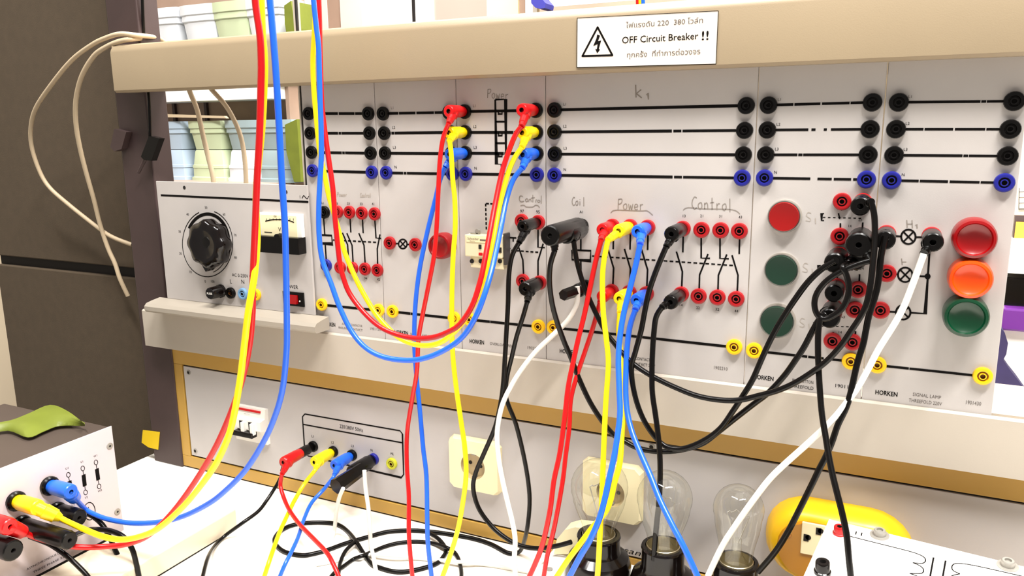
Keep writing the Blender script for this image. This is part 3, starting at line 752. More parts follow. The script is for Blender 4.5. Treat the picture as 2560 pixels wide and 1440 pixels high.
# ------------------------------------------------------------------ left foreground load box
XL = -0.875
def px_(x, y, d=0): return PX(x, y, XL+d)
lb = thing('load_box', 'grey box with pale front plate at the left end of the table', 'electrical box', (-.95, -.4, TZ))
zt_, zb_ = px_(276, 1066).z, px_(300, 1330).z; yR = px_(288, 1200).y
link('shell', mesh('shell', bx(-1.09, XL-.0015, -.62, yR+.003, zb_+.004, zt_-.001, bev=.002), M['boxtop']), lb)
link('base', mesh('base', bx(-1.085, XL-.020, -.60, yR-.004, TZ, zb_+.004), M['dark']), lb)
link('front_plate', mesh('front_plate', bx(XL-.0015, XL, -.62, yR+.004, zb_, zt_, bev=.0004), M['boxface']), lb)
def xstroke(bm, pts, w):
    P = [px_(x, y, INK) for x, y in pts]; ribbon(bm, P, w, up=Vector((1, 0, 0)))
bm = BM()
for (x0, y0, x1, y1) in ((171, 1187, 181, 1246), (207, 1171, 214, 1231), (240, 1156, 248, 1216)):
    xstroke(bm, circ(x0, y0, 4.6, 18, 6), .0008); xstroke(bm, circ(x1, y1, 4.6, 18, 6), .0008)
    fx = lambda t: (x0+(x1-x0)*t, y0+(y1-y0)*t)
    xstroke(bm, [fx(.1), fx(.27)], .0008); xstroke(bm, [fx(.73), fx(.9)], .0008)
    xstroke(bm, [fx(.26), fx(.74)], .0052)
xstroke(bm, circ(224, 1278, 14, 26, 22), .0010)
for s, x, y in (('U1', 168, 1171), ('V1', 205, 1155), ('W1', 239, 1140), ('U2', 183, 1262), ('V2', 216, 1244), ('W2', 250, 1227)):
    addtext(bm, s, px_(x, y, INK), (0, 1, 0), (0, 0, 1), .0026)
addtext(bm, '1', px_(222, 1272, INK), (0, 1, 0), (0, 0, 1), .005)
addtext(bm, 'ASYNCHRONOUS LOAD', px_(118, 1398, INK), (0, 1, 0), (0, 0, 1), .0026, width=.05); addtext(bm, 'THREE PHASE 220V', px_(128, 1408, INK), (0, 1, 0), (0, 0, 1), .0026, width=.045)
link('printed_symbols', mesh('printed_symbols', bm, M['ink'], None), lb)
for x, y in ((274, 1115), (293, 1279)):
    bm = BM(); lathe(bm, [(.0045, -.0005), (.0042, .0008), (.003, .0012), (.0014, .0010), (0, .0004)], 16, TM(px_(x, y), (1, 0, 0)), [0, 0, 0, 1]); link('screw', mesh('screw', bm, [M['screw'], M['dark']], True), lb)
SLM = {}
for key in ('black',):
    bm = BM(); lathe(bm, [(.0112, 0), (.0114, .0035), (.0100, .0055), (.0050, .0055), (.0046, .002), (0, .002)], 24, TM((0, 0, 0), (1, 0, 0))); SLM[key] = mesh('side_socket', bm, M['black'], True)
LS = [(122, 1214), (38, 1252), (-40, 1296), (140, 1278), (52, 1312), (-38, 1352)]
for x, y in LS: link('socket', SLM['black'], lb, loc=px_(x, y))

# green leaf-like sheet on the box
bm = BM(); nU, nV = 12, 5; zg = zt_+.002
cA = [(-60, 1062), (20, 1052), (70, 1034), (125, 1012), (170, 1028), (212, 1060)]
cB = [(-40, 1088), (20, 1076), (70, 1093), (110, 1078), (150, 1064), (212, 1064)]
eA = smoothpts([PZ(x, y, zg+.010) for x, y in cA], 4); eB = smoothpts([PZ(x, y, zg+.002) for x, y in cB], 4); nn = len(eA)
top = [[a.lerp(b_, t)+Vector((0, 0, .003*math.sin(math.pi*t))) for t in (0, .25, .5, .75, 1)] for a, b_ in zip(eA, eB)]
g0 = [[bm.verts.new(p) for p in r] for r in top]; g1 = [[bm.verts.new(p-Vector((0, 0, .0006))) for p in r] for r in top]
for i in range(nn-1):
    for j in range(4):
        bm.faces.new([g0[i][j], g0[i+1][j], g0[i+1][j+1], g0[i][j+1]]); bm.faces.new([g1[i][j+1], g1[i+1][j+1], g1[i+1][j], g1[i][j]])
bord = [(i, 0) for i in range(nn)]+[(nn-1, j) for j in range(1, 5)]+[(i, 4) for i in range(nn-2, -1, -1)]+[(0, j) for j in range(3, 0, -1)]
for (a, b_), (c, d) in zip(bord, bord[1:]+bord[:1]): bm.faces.new([g0[a][b_], g1[a][b_], g1[c][d], g0[c][d]])
tag(link('leaf_sheet', mesh('leaf_sheet', bm, M['green'], True, 60)), 'curled olive green leaf lying on top of the grey box', 'leaf')

# white tray in front of it
tx = -.773; ty1 = PX(594, 1322, tx).y; tzt = PX(594, 1270, tx).z
tr = thing('white_tray', 'low white trunking box lying beside the load box', 'box', (tx-.04, -.3, TZ))
link('body', mesh('body', bx(tx-.085, tx, -.60, ty1, TZ+.0022, tzt, bev=.0015), M['tray']), tr)
link('base_shadow_line', mesh('base_shadow_line', bx(tx-.083, tx-.0015, -.598, ty1-.0015, TZ, TZ+.0028), M['dark']), tr)  # dark strip standing in for the shadow line along the tray foot

# ------------------------------------------------------------------ leads
def resolve(pts, r):
    out = []; n = len(pts); ys = [None]*n; pos = [None]*n
    for i, p in enumerate(pts):
        if len(p) == 3:
            if p[2] == 't': pos[i] = PZ(p[0], p[1], TZ+r); ys[i] = pos[i].y
            elif isinstance(p[2], str): pos[i] = PZ(p[0], p[1], TZ+r+float(p[2][1:])); ys[i] = pos[i].y
            else: pos[i] = PY(*p); ys[i] = p[2]
    kn = [i for i in range(n) if ys[i] is not None]
    cum = [0]
    for i in range(1, n): cum.append(cum[-1]+math.hypot(pts[i][0]-pts[i-1][0], pts[i][1]-pts[i-1][1]))
    for i in range(n):
        if pos[i] is None:
            a = max([k for k in kn if k < i], default=kn[0]); b = min([k for k in kn if k > i], default=kn[-1])
            t = 0 if a == b else (cum[i]-cum[a])/(cum[b]-cum[a]); s = t*t*(3-2*t)
            pos[i] = PY(pts[i][0], pts[i][1], ys[a]+(ys[b]-ys[a])*s)
    return pos
def plug(parent, origin, axis, L, colr, bootto=None, r=.0069, hole=True, off=.003, bootr=.0042, cr=.0024, at=.62):
    axis = Vector(axis).normalized(); bm = BM()
    prof = [(0, off), (r*.86, off), (r*.9, off+.006), (r, off+.008), (r*1.03, L-.004), (r*.98, L-.001), (r*.86, L), (.0027, L), (.0025, L-.012), (0, L-.012)]
    lathe(bm, prof, 18, TM(origin, axis), [0, 0, 0, 0, 0, 0, 0, 1, 1])
    p = link('plug', mesh('plug', bm, [M[colr], M['dark']], True, 35), parent)
    if bootto is None: return None
    st = origin+axis*(L*at); d = (bootto-st); ln = min(d.length, .030); d.normalize(); en = st+d*ln
    bm = BM(); tube(bm, [st, st+d*ln*.35, st+d*ln*.38, st+d*ln*.8, st+d*ln*.82, en], [r*.92, r*.88, bootr*1.15, bootr, bootr*.85, cr*1.25], 14)
    link('boot', mesh('boot', bm, M[colr], True, 40), p)
    return en
def lead(label, colr, pts, start=None, end=None, r=.0024, group='test leads on the training panels', cablemat=None, name='test_lead', sub=5, cat='cable'):
    pos = resolve(pts, r)
    o = thing(name, label, cat, pos[len(pos)//2], group)
    for k, pl in ((0, start), (-1, end)):
        if not pl: continue
        pl = dict(pl); s = pl.pop('s'); Yp = pl.pop('Y', 0.0); ax = pl.pop('ax', (0, -1, 0)); L = pl.pop('L', .038); c = pl.pop('c', colr)
        org = s if isinstance(s, Vector) else PY(s[0], s[1], Yp)
        en = plug(o, org, ax, L, c, pos[k], cr=r, **pl)
        if k == 0: pos = [en]+([pos[0]] if (pos[0]-en).length > .004 else [])+pos[1:]
        else: pos = pos[:-1]+([pos[-1]] if (pos[-1]-en).length > .004 else [])+[en]
    bm = BM(); tube(bm, smoothpts(pos, sub), r, 10)
    link('cable', mesh('cable', bm, M[cablemat or colr], True, 60), o)
    return o
AX = (1, 0, 0)
# group A: three leads from above to the load box
lead('long red lead from the top frame down to the load box', 'red', [(636, -30, -.27), (640, 20), (650, 90), (653, 160), (652, 220), (649, 330), (643, 440), (638, 560), (632, 700), (631, 780), (624, 860), (605, 950), (578, 1030), (543, 1110), (503, 1180), (457, 1248, -.275), (415, 1299), (367, 1341, -.28), (319, 1360), (271, 1366), (208, 1368), (160, 1363), (115, 1351), (88, 1343, -.33)],
     start=None, end=dict(s=px_(-40, 1296), ax=AX, L=.046, r=.0092, bootr=.0074, at=.84), r=.0031)
lead('long yellow lead from the top frame down to the load box', 'yellow', [(652, -30, -.258), (656, 80), (661, 150), (660, 220), (654, 330, -.262), (643, 440), (640, 520), (643, 600, -.262), (636, 690), (622, 770, -.285), (611, 860), (600, 950), (580, 1060), (555, 1130), (520, 1190), (460, 1264), (399, 1319, -.30), (351, 1341), (303, 1349), (256, 1341), (208, 1322), (172, 1306), (155, 1297, -.31)],
     end=dict(s=px_(38, 1252), ax=AX, L=.041, r=.0088, bootr=.0074, at=.84), r=.0032)
lead('long blue lead from the top frame down to the load box', 'blue', [(672, -30, -.27), (682, 80), (691, 200), (700, 360), (704, 440), (712, 560), (715, 680), (717, 800), (716, 880), (705, 980), (680, 1060), (650, 1120), (610, 1180), (560, 1230), (520, 1260), (460, 1290), (400, 1305), (330, 1308), (270, 1298), (232, 1284), (212, 1272, -.25)],
     end=dict(s=px_(122, 1214), ax=AX, L=.040, r=.0088, bootr=.0074, at=.84), r=.0030)
lead('black lead hanging from the load box below the blue plug', 'black', [(208, 1283, -.25), (230, 1290), (256, 1312), (275, 1345), (287, 1373), (300, 1402), (313, 1445), (318, 1480, -.25)], start=dict(s=px_(140, 1278), ax=AX, L=.042, r=.0105), r=.0030)
lead('black lead arching from the long stacked plug on the load box', 'black', [(220, 1325, -.26), (250, 1324), (275, 1327), (307, 1341), (329, 1370), (339, 1402), (348, 1445), (352, 1480, -.26)], start=dict(s=px_(52, 1312), ax=AX, L=.085, r=.0100, at=.9), r=.0031)
lead('black lead crossing low on the load box face', 'black', [(75, 1342, -.32), (100, 1351), (128, 1363), (166, 1389), (198, 1418), (222, 1445), (240, 1480, -.31)], r=.0028)
lead('black lead dropping at the left picture corner', 'black', [(35, 1389, -.33), (43, 1411), (45, 1440), (44, 1480, -.33)], start=dict(s=px_(-38, 1352), ax=AX, L=.050, r=.0115), r=.0031)

# group B: three leads from above looping to the relay panel
lead('red lead looping from the top frame to the right side of the relay panel', 'red', [(796, -30, -.10), (799, 60), (800, 120), (804, 250), (811, 320), (822, 400), (832, 470), (838, 550), (845, 620, -.13), (850, 660), (857, 690), (872, 730), (900, 770), (940, 810), (980, 832), (1030, 845), (1080, 844), (1120, 830), (1150, 810, -.13), (1180, 765), (1200, 705), (1212, 650), (1225, 580), (1240, 500), (1258, 420), (1285, 345), (1304, 316, -.045)],
     end=dict(s=(1338, 276), L=.036), r=.0029)
lead('yellow lead looping from the top frame to the right side of the relay panel', 'yellow', [(791, -30, -.09), (786, 80), (782, 155), (785, 232), (790, 287), (795, 342), (801, 390), (810, 430), (822, 490), (838, 545), (860, 625), (876, 666), (894, 706), (916, 747), (941, 787), (972, 822, -.11), (997, 844), (1029, 859), (1060, 864), (1091, 860), (1119, 845), (1150, 815), (1182, 765, -.11), (1204, 719), (1219, 669), (1234, 600), (1248, 519), (1268, 440), (1285, 398), (1305, 368, -.045)],
     end=dict(s=(1339, 331), L=.036), r=.0029)
lead('blue lead looping lowest from the top frame to the right side of the relay panel', 'blue', [(781, -30, -.115), (790, 60), (796, 110), (798, 170), (800, 240), (803, 330), (803, 400), (800, 450), (797, 520), (798, 590), (806, 650), (828, 710), (850, 770), (880, 830), (915, 870, -.15), (960, 893), (1020, 901), (1070, 893), (1120, 870), (1160, 838), (1190, 790, -.14), (1210, 740), (1228, 680), (1242, 620), (1254, 560), (1266, 500), (1283, 450), (1306, 420, -.045)],
     end=dict(s=(1340, 384), L=.036), r=.0029)
# group C: three leads straight down from the left side of the relay panel
lead('red lead hanging straight down from the left side of the relay panel', 'red', [(1122, 308, -.045), (1108, 345), (1100, 400), (1096, 470), (1092, 560), (1085, 640), (1070, 720, -.07), (1056, 790), (1046, 850), (1042, 930), (1030, 1000, -.07), (1018, 1080), (1017, 1160), (1022, 1240), (1022, 1330), (1027, 1400), (1032, 1450, -.11)],
     start=dict(s=(1160, 279), L=.036), r=.0027)
lead('yellow lead hanging straight down from the left side of the relay panel', 'yellow', [(1124, 352, -.045), (1128, 385), (1132, 450), (1137, 500), (1138, 570), (1133, 640), (1130, 730), (1130, 830, -.08), (1133, 900), (1142, 980), (1152, 1050), (1162, 1120), (1165, 1190), (1155, 1270), (1143, 1330), (1125, 1390), (1103, 1450, -.11)],
     start=dict(s=(1161, 331), L=.036), r=.0029)
lead('blue lead hanging straight down from the left side of the relay panel', 'blue', [(1113, 418, -.035), (1100, 450), (1088, 500), (1066, 590), (1048, 680), (1038, 770), (1036, 860, -.055), (1042, 950), (1050, 1030), (1058, 1120), (1066, 1190), (1068, 1300), (1070, 1360), (1080, 1450, -.10)],
     start=dict(s=(1162, 383), L=.036), r=.0028)
# group D: contactor leads
lead('red lead from the upper contactor power row down to the bulbs', 'red', [(1503, 600, -.045), (1490, 650), (1475, 720), (1460, 790), (1445, 850), (1432, 910), (1420, 970), (1412, 1040), (1400, 1130), (1385, 1200), (1376, 1270), (1364, 1330), (1350, 1380), (1322, 1445, -.12)], start=dict(s=(1530, 566), L=.032), r=.0028)
lead('red lead from the lower contactor power row down to the bulbs', 'red', [(1500, 756, -.040), (1482, 820), (1462, 880), (1442, 940), (1427, 1000), (1423, 1070), (1414, 1140), (1407, 1200), (1395, 1270), (1383, 1330), (1368, 1390), (1358, 1450, -.10)], start=dict(s=(1528, 729), L=.030, c='red'), r=.0026)
lead('yellow lead from the upper contactor power row passing in front of the first bulb', 'yellow', [(1520, 600, -.050), (1510, 650), (1506, 700), (1508, 780), (1516, 850), (1521, 910), (1515, 1000), (1511, 1080), (1507, 1180), (1505, 1242), (1500, 1330), (1497, 1392), (1493, 1450, -.13)], start=dict(s=(1574, 567), L=.038), r=.0029)
lead('yellow lead from the lower contactor power row bending left past the first bulb', 'yellow', [(1550, 782, -.045), (1547, 830), (1553, 890), (1559, 950), (1561, 1020), (1555, 1080), (1550, 1155), (1537, 1205), (1525, 1255), (1510, 1285), (1480, 1320), (1450, 1360), (1420, 1400), (1390, 1445, -.15)], start=dict(s=(1572, 732), L=.034), r=.0029)
lead('blue lead from the upper contactor power row bending left past the first bulb', 'blue', [(1600, 612, -.050), (1590, 660), (1575, 720), (1560, 780), (1550, 840), (1546, 900), (1548, 970), (1550, 1030), (1545, 1080), (1535, 1142), (1522, 1200), (1510, 1255), (1497, 1300), (1475, 1350), (1450, 1392), (1422, 1445, -.16)], start=dict(s=(1618, 569), L=.036), r=.0030)
lead('blue lead from the lower contactor power row running right past the middle bulb', 'blue', [(1588, 775, -.045), (1575, 815), (1568, 865), (1565, 920), (1564, 980), (1568, 1030), (1580, 1080), (1600, 1130), (1625, 1187), (1650, 1250), (1682, 1315), (1712, 1372), (1748, 1450, -.15)], start=dict(s=(1615, 735), L=.036), r=.0030)
# black control leads
lead('black lead from the upper relay control socket curving to the first lamp holder', 'black', [(1298, 606, -.050), (1280, 640), (1272, 690), (1270, 760), (1266, 830), (1262, 900), (1258, 960), (1252, 1005), (1238, 1067), (1211, 1131), (1190, 1180), (1183, 1220), (1196, 1269), (1226, 1312), (1260, 1342), (1300, 1364), (1345, 1371), (1391, 1365), (1428, 1355, -.06)], start=dict(s=(1344, 556), L=.042, r=.0066), r=.0028)
lead('black lead from the lower relay control socket ending in a coil on the table', 'black', [(1318, 754, -.050), (1308, 790), (1292, 840), (1280, 890), (1268, 940), (1264, 985), (1272, 1015), (1290, 1061), (1309, 1138), (1321, 1208), (1324, 1260), (1318, 1321, -.03), (1306, 1367), (1293, 1382, 't'), (1269, 1382, 't'), (1229, 1361, 't'), (1183, 1346, 't'), (1122, 1335, 't'), (1076, 1329, 't'), (1030, 1326, 't'), (971, 1329, 't'), (917, 1343, 't'), (862, 1359, 't'), (821, 1374, 't'), (785, 1384, 't'), (754, 1388, 't'), (713, 1380, 't'), (691, 1363, 't'), (686, 1347, 't'), (700, 1328, 't'), (727, 1314, 't'), (768, 1307, 't'), (823, 1307, 't'), (850, 1314, 't'), (872, 1331, 't'), (891, 1355, 't.005'), (910, 1385, 't'), (929, 1410, 't'), (946, 1418, 't'), (981, 1428, 't'), (1014, 1429, 't'), (1055, 1421, 't'), (1091, 1409, 't'), (1107, 1393, 't'), (1115, 1374, 't'), (1096, 1347, 't.005'), (1069, 1331, 't.005')],
     start=dict(s=(1348, 707), L=.040, r=.0082), r=.0027, sub=4)
lead('black cable coiled in a ring flat on the table', 'black', [(1152, 1470, 't'), (1153, 1425, 't'), (1141, 1387, 't'), (1116, 1369, 't.005'), (1081, 1358, 't'), (1040, 1354, 't'), (999, 1357, 't'), (966, 1365, 't'), (936, 1377, 't'), (905, 1390, 't.005'), (884, 1398, 't'), (857, 1417, 't'), (835, 1433, 't'), (815, 1460, 't')], r=.0025, group='loose cables on the table', name='loose_cable')
lead('short black cable bend crossing the coil on the table', 'black', [(893, 1350, 't.005'), (865, 1376, 't.005'), (851, 1406, 't'), (847, 1430, 't'), (840, 1470, 't')], r=.0025, group='loose cables on the table', name='loose_cable')
lead('black lead from the supply box plug sweeping left down to the table', 'black', [(705, 1185, -.055), (696, 1205), (686, 1222), (667, 1251), (645, 1279), (604, 1309), (563, 1339, -.13), (536, 1366), (519, 1396), (506, 1445, -.24)], start=dict(s=(781, 1117), Y=YSK, L=.062, r=.0074, at=.85), r=.0024)
lead('black lead from the piggyback coil plug drooping right to the push button panel', 'black', [(1387, 626, -.078), (1376, 662), (1374, 709), (1381, 762), (1394, 809), (1411, 856), (1425, 888), (1447, 945, -.05), (1475, 1005), (1505, 1052), (1535, 1088), (1561, 1103), (1592, 1119), (1633, 1128), (1680, 1128), (1717, 1122), (1758, 1108), (1794, 1081, -.05), (1833, 1050), (1883, 1011), (1922, 981), (1961, 939), (1989, 900), (2010, 868), (2030, 830), (2047, 800), (2060, 785, -.055)], start=dict(s=(1452, 565), L=.088, r=.0108, at=.88), r=.0029)
lead('black lead from the coil socket drooping right and up to the top push button socket', 'black', [(1434, 603, -.045), (1442, 653), (1457, 706), (1473, 747), (1495, 794), (1517, 834), (1539, 862), (1560, 888), (1589, 914), (1633, 942), (1689, 969), (1744, 990), (1800, 1000), (1850, 1000), (1897, 989), (1939, 978), (1980, 961), (2022, 936), (2064, 905), (2100, 867), (2128, 827), (2161, 774, -.075), (2175, 720), (2183, 652), (2187, 597), (2186, 541), (2178, 505, -.050)],
     start=dict(s=(1455, 572), L=.050, r=.0105), end=dict(s=(2157, 505), L=.046, r=.0085), r=.0028)
lead('black lead from the first upper contactor control socket drooping to the middle push button sockets', 'black', [(1666, 616, -.050), (1650, 653), (1634, 694), (1622, 731), (1612, 778), (1603, 825), (1588, 881), (1579, 914), (1581, 956), (1592, 1006), (1611, 1053), (1639, 1094), (1667, 1117), (1706, 1122, -.06), (1755, 1104), (1800, 1072), (1834, 1025), (1858, 988), (1881, 950), (1903, 900), (1925, 852), (1952, 803), (1985, 752), (2020, 705), (2055, 672), (2088, 652, -.052)],
     start=dict(s=(1706, 572), L=.046, r=.0076), end=dict(s=(2097, 638), L=.050, r=.0095), r=.0029)
lead('black lead from the first lower contactor control socket down to the middle lamp holder', 'black', [(1655, 768, -.050), (1640, 794), (1634, 841), (1631, 887), (1630, 930), (1631, 983), (1639, 1039), (1646, 1094), (1650, 1150), (1650, 1205), (1647, 1261), (1642, 1305), (1637, 1362), (1634, 1400, -.085)], start=dict(s=(1702, 736), L=.044, r=.0076), r=.0029)
lead('black lead from the upper left signal lamp socket down to the right lamp holder', 'black', [(2214, 590, -.052), (2203, 638), (2197, 694), (2189, 736), (2172, 791), (2164, 830), (2158, 860), (2144, 905), (2133, 953), (2125, 989), (2114, 1022), (2094, 1064), (2080, 1105), (2064, 1142), (2047, 1175), (2030, 1211), (1997, 1277), (1969, 1331), (1937, 1381), (1895, 1430, -.10)], start=dict(s=(2216, 585), L=.048, r=.0085), r=.0029)
lead('black lead dropping from the lower push button sockets past the yellow extension box', 'black', [(2052, 792, -.060), (2046, 825), (2045, 870), (2046, 911), (2050, 980), (2055, 1036), (2064, 1092), (2072, 1140), (2081, 1185), (2092, 1230), (2106, 1285), (2117, 1340), (2122, 1394), (2128, 1450, -.14)], start=dict(s=(2084, 769), L=.050, r=.0095), r=.0028)
lead('short black jumper lead making a loop over the push button sockets', 'black', [(2175, 652, -.058), (2142, 662), (2100, 680), (2067, 702), (2044, 730), (2036, 758), (2042, 785), (2058, 797), (2080, 791), (2105, 772), (2119, 744), (2122, 716), (2116, 688), (2106, 668, -.060)], start=dict(s=(2154, 594), L=.054, r=.0115), end=dict(s=(2146, 641), L=.035, r=.0080), r=.0028)
# the second socket plug inside the loop
pl2 = thing('stacking_plug', 'black stacking plug inside the cable loop on the push button panel', 'plug', PY(2092, 717, 0)); plug(pl2, PY(2092, 717, 0), (0, -1, 0), .036, 'black', r=.0085)
pl3 = thing('stacking_plug', 'dark stacking plug on the lower coil socket with square tail', 'plug', PY(1462, 718, 0)); 
bm = BM(); tube(bm, [PY(1455, 722, -.016), PY(1408, 738, -.050)], [.0068, .0062], 6); link('tail', mesh('tail', bm, M['black']), pl3)
plug(pl3, PY(1462, 718, 0), (0, -1, 0), .024, 'black', r=.0078)
# white leads
lead('white lead from the lower coil socket curving down to the table', 'white', [(1443, 716, -.030), (1444, 740), (1440, 765), (1420, 800), (1380, 840), (1340, 878), (1303, 925), (1278, 965), (1255, 1015), (1243, 1080), (1246, 1140), (1256, 1200), (1270, 1260), (1282, 1310), (1288, 1350), (1286, 1400), (1290, 1450, -.10)], r=.0029)
lead('white lead from the right signal lamp socket down to the third bulb', 'white', [(2310, 634, -.050), (2295, 675), (2280, 715), (2260, 765), (2236, 810), (2197, 872), (2169, 925), (2142, 972), (2100, 1028), (2067, 1064), (2017, 1111), (1961, 1161), (1922, 1200), (1880, 1255), (1840, 1312), (1806, 1365), (1770, 1440, -.11)], start=dict(s=(2329, 590), L=.046, r=.0085, c='black'), r=.0030)
lead('short white lead from the black adapter down to the table', 'white', [(858, 1221, -.085), (848, 1245), (841, 1280), (836, 1325, 't.004'), (830, 1345, 't')], r=.0026)
lead('white lead from the black adapter plug falling over the coil on the table', 'white', [(911, 1176, -.06), (914, 1220), (921, 1270), (925, 1320), (927, 1360, 't.006'), (935, 1400, 't.004'), (944, 1450, 't')], r=.0027)
lead('white cable lying across the table', 'white', [(790, 1412, 't'), (840, 1402, 't'), (900, 1388, 't'), (980, 1389, 't.006'), (1060, 1397, 't'), (1150, 1405, 't.005'), (1220, 1412, 't'), (1330, 1432, 't'), (1400, 1450, 't')], r=.0024, group='loose cables on the table', name='loose_cable')
# supply leads
lead('red lead stacked on the black plug of the supply box', 'red', [(705, 1185, -.075), (701, 1213), (709, 1243), (724, 1276), (749, 1311), (784, 1347), (817, 1382), (834, 1412), (850, 1450, -.19)], start=dict(s=PY(755, 1131, -.024), L=.038, r=.0076), r=.0027)
lead('yellow lead from the supply box', 'yellow', [(786, 1178, -.042), (763, 1207), (738, 1248), (719, 1287), (700, 1328), (686, 1366), (672, 1407), (658, 1450, -.20)], start=dict(s=(831, 1130), Y=YSK, L=.040, r=.0078), r=.0027)
lead('blue lead from the supply box', 'blue', [(832, 1195, -.042), (809, 1224), (779, 1257), (760, 1298), (746, 1341), (730, 1377), (713, 1410), (696, 1450, -.19)], start=dict(s=(878, 1139), Y=YSK, L=.038, r=.0078), r=.0025)
ad = thing('plug_adapter', 'chunky black double plug adapter in the supply box neutral socket', 'adapter', PY(932, 1149, YSK))
plug(ad, PY(932, 1149, YSK), (0, -1, 0), .048, 'black', r=.0098)
bm = BM(); a_ = PY(905, 1172, -.022); tube(bm, [a_, a_+Vector((-.006, -.048, -.006))], [.0088, .0108], 8); link('second_body', mesh('second_body', bm, M['black']), ad)

# beige cables looping round the post
def cable(label, pts, r, m='cable', group=None):
    pos = resolve(pts, r); bm = BM(); tube(bm, smoothpts(pos, 5), r, 10)
    return tag(link('supply_cable', mesh('supply_cable', bm, M[m], True, 60)), label, 'cable', group)
cable('outer beige cable looping left of the post from the beam top', [(470, 150, .075), (430, 118, .072), (405, 100, .062), (385, 93, .04), (340, 88, -.004), (300, 85, -.014), (265, 95), (230, 112), (180, 150), (130, 210), (90, 270), (77, 320), (80, 370), (100, 430), (125, 470), (170, 510), (220, 550), (260, 580), (288, 596, .058), (330, 612, .066)], .0034)
cable('inner beige cable looping left of the post from the beam top', [(440, 150, .082), (405, 118, .078), (385, 101, .062), (365, 97, .04), (335, 97, -.004), (300, 103, -.014), (265, 118), (235, 140), (205, 190), (190, 250), (190, 310), (200, 370), (215, 430), (235, 500), (250, 560), (270, 620), (288, 660), (300, 697, .060), (320, 740, .066)], .0036)
cable('left beige cable dropping behind the beam to the transformer unit', [(455, 170, .02), (475, 230), (493, 275), (508, 340), (520, 390), (533, 445), (537, 500, .02)], .0034)
cable('right beige cable dropping behind the beam to the transformer unit', [(500, 190, .02), (530, 225), (565, 265), (590, 310), (604, 350), (612, 400), (615, 450), (615, 500, .02)], .0032)
hc = thing('hanging_connector', 'thin black cable with a black connector hanging by the post', 'cable', PY(370, 335, .005))
bm = BM(); tube(bm, smoothpts([PY(355, -30, .02), PY(359, 80, .02), PY(366, 160, .03), PY(371, 225, .012), PY(374, 290, .008), PY(375, 345, .006)], 4), .0022, 8); link('cable', mesh('cable', bm, M['black'], True), hc)
bm = BM(); q = [PY(x, y, -.002) for x, y in ((372, 340), (398, 346), (378, 402), (360, 400), (352, 392))]; prism(bm, q, (0, .010, 0)); link('connector', mesh('connector', bm, M['black']), hc)
bm = BM(); tube(bm, [PY(364, 396, .003), PY(346, 432, .003)], [.0028, .0022], 8); link('pin', mesh('pin', bm, M['post']), hc)

for x, c in ((1594, 'red'), (1600, 'yellow'), (1607, 'blue')):
    lead(f'short visible bit of {c} lead hanging behind the beam by the whiteboard', c, [(x-3, -60, .10), (x, -10), (x+1, 20), (x+2, 60, .10)], r=.0024, group='leads behind the beam')
# ------------------------------------------------------------------ bulbs in holders on a board
YL = -0.06
lz = TZ+.03
lbd = thing('lamp_board', 'white lamp board with three black bulb holders', 'lamp board', (-.2, YL, TZ))
link('board', mesh('board', bx(-.345, -.07, -.20, -.012, TZ, lz, bev=.002), M['paper']), lbd)
bm = BM(); addtext(bm, 'san', PZ(1582, 1380, lz+.0004), (1, 0, 0), (0, 1, 0), .013, width=.021); addtext(bm, 'r', PZ(1738, 1412, lz+.0004), (1, 0, 0), (0, 1, 0), .010)
link('lettering', mesh('lettering', bm, M['ink'], None), lbd)
def holder(cx, cy_rim, rpx, Y):
    c = PY(cx, cy_rim, Y); r = rpx*(PY(cx+1, cy_rim, Y)-PY(cx, cy_rim, Y)).length
    z0 = lz; h = c.z-z0; bm = BM()
    lathe(bm, [(r*1.5, 0), (r*1.55, .004), (r*1.55, .020), (r*1.42, .030), (r*1.06, .036), (r*1.0, .040), (r*1.0, h-.003), (r*1.04, h-.002), (r*1.0, h), (r*.84, h), (r*.80, h-.012), (0, h-.012)], 36, Matrix.Translation((c.x, Y, z0)))
    hd = link('bulb_holder', mesh('bulb_holder', bm, M['blackg'], True, 30), lbd)
    return c, r, hd
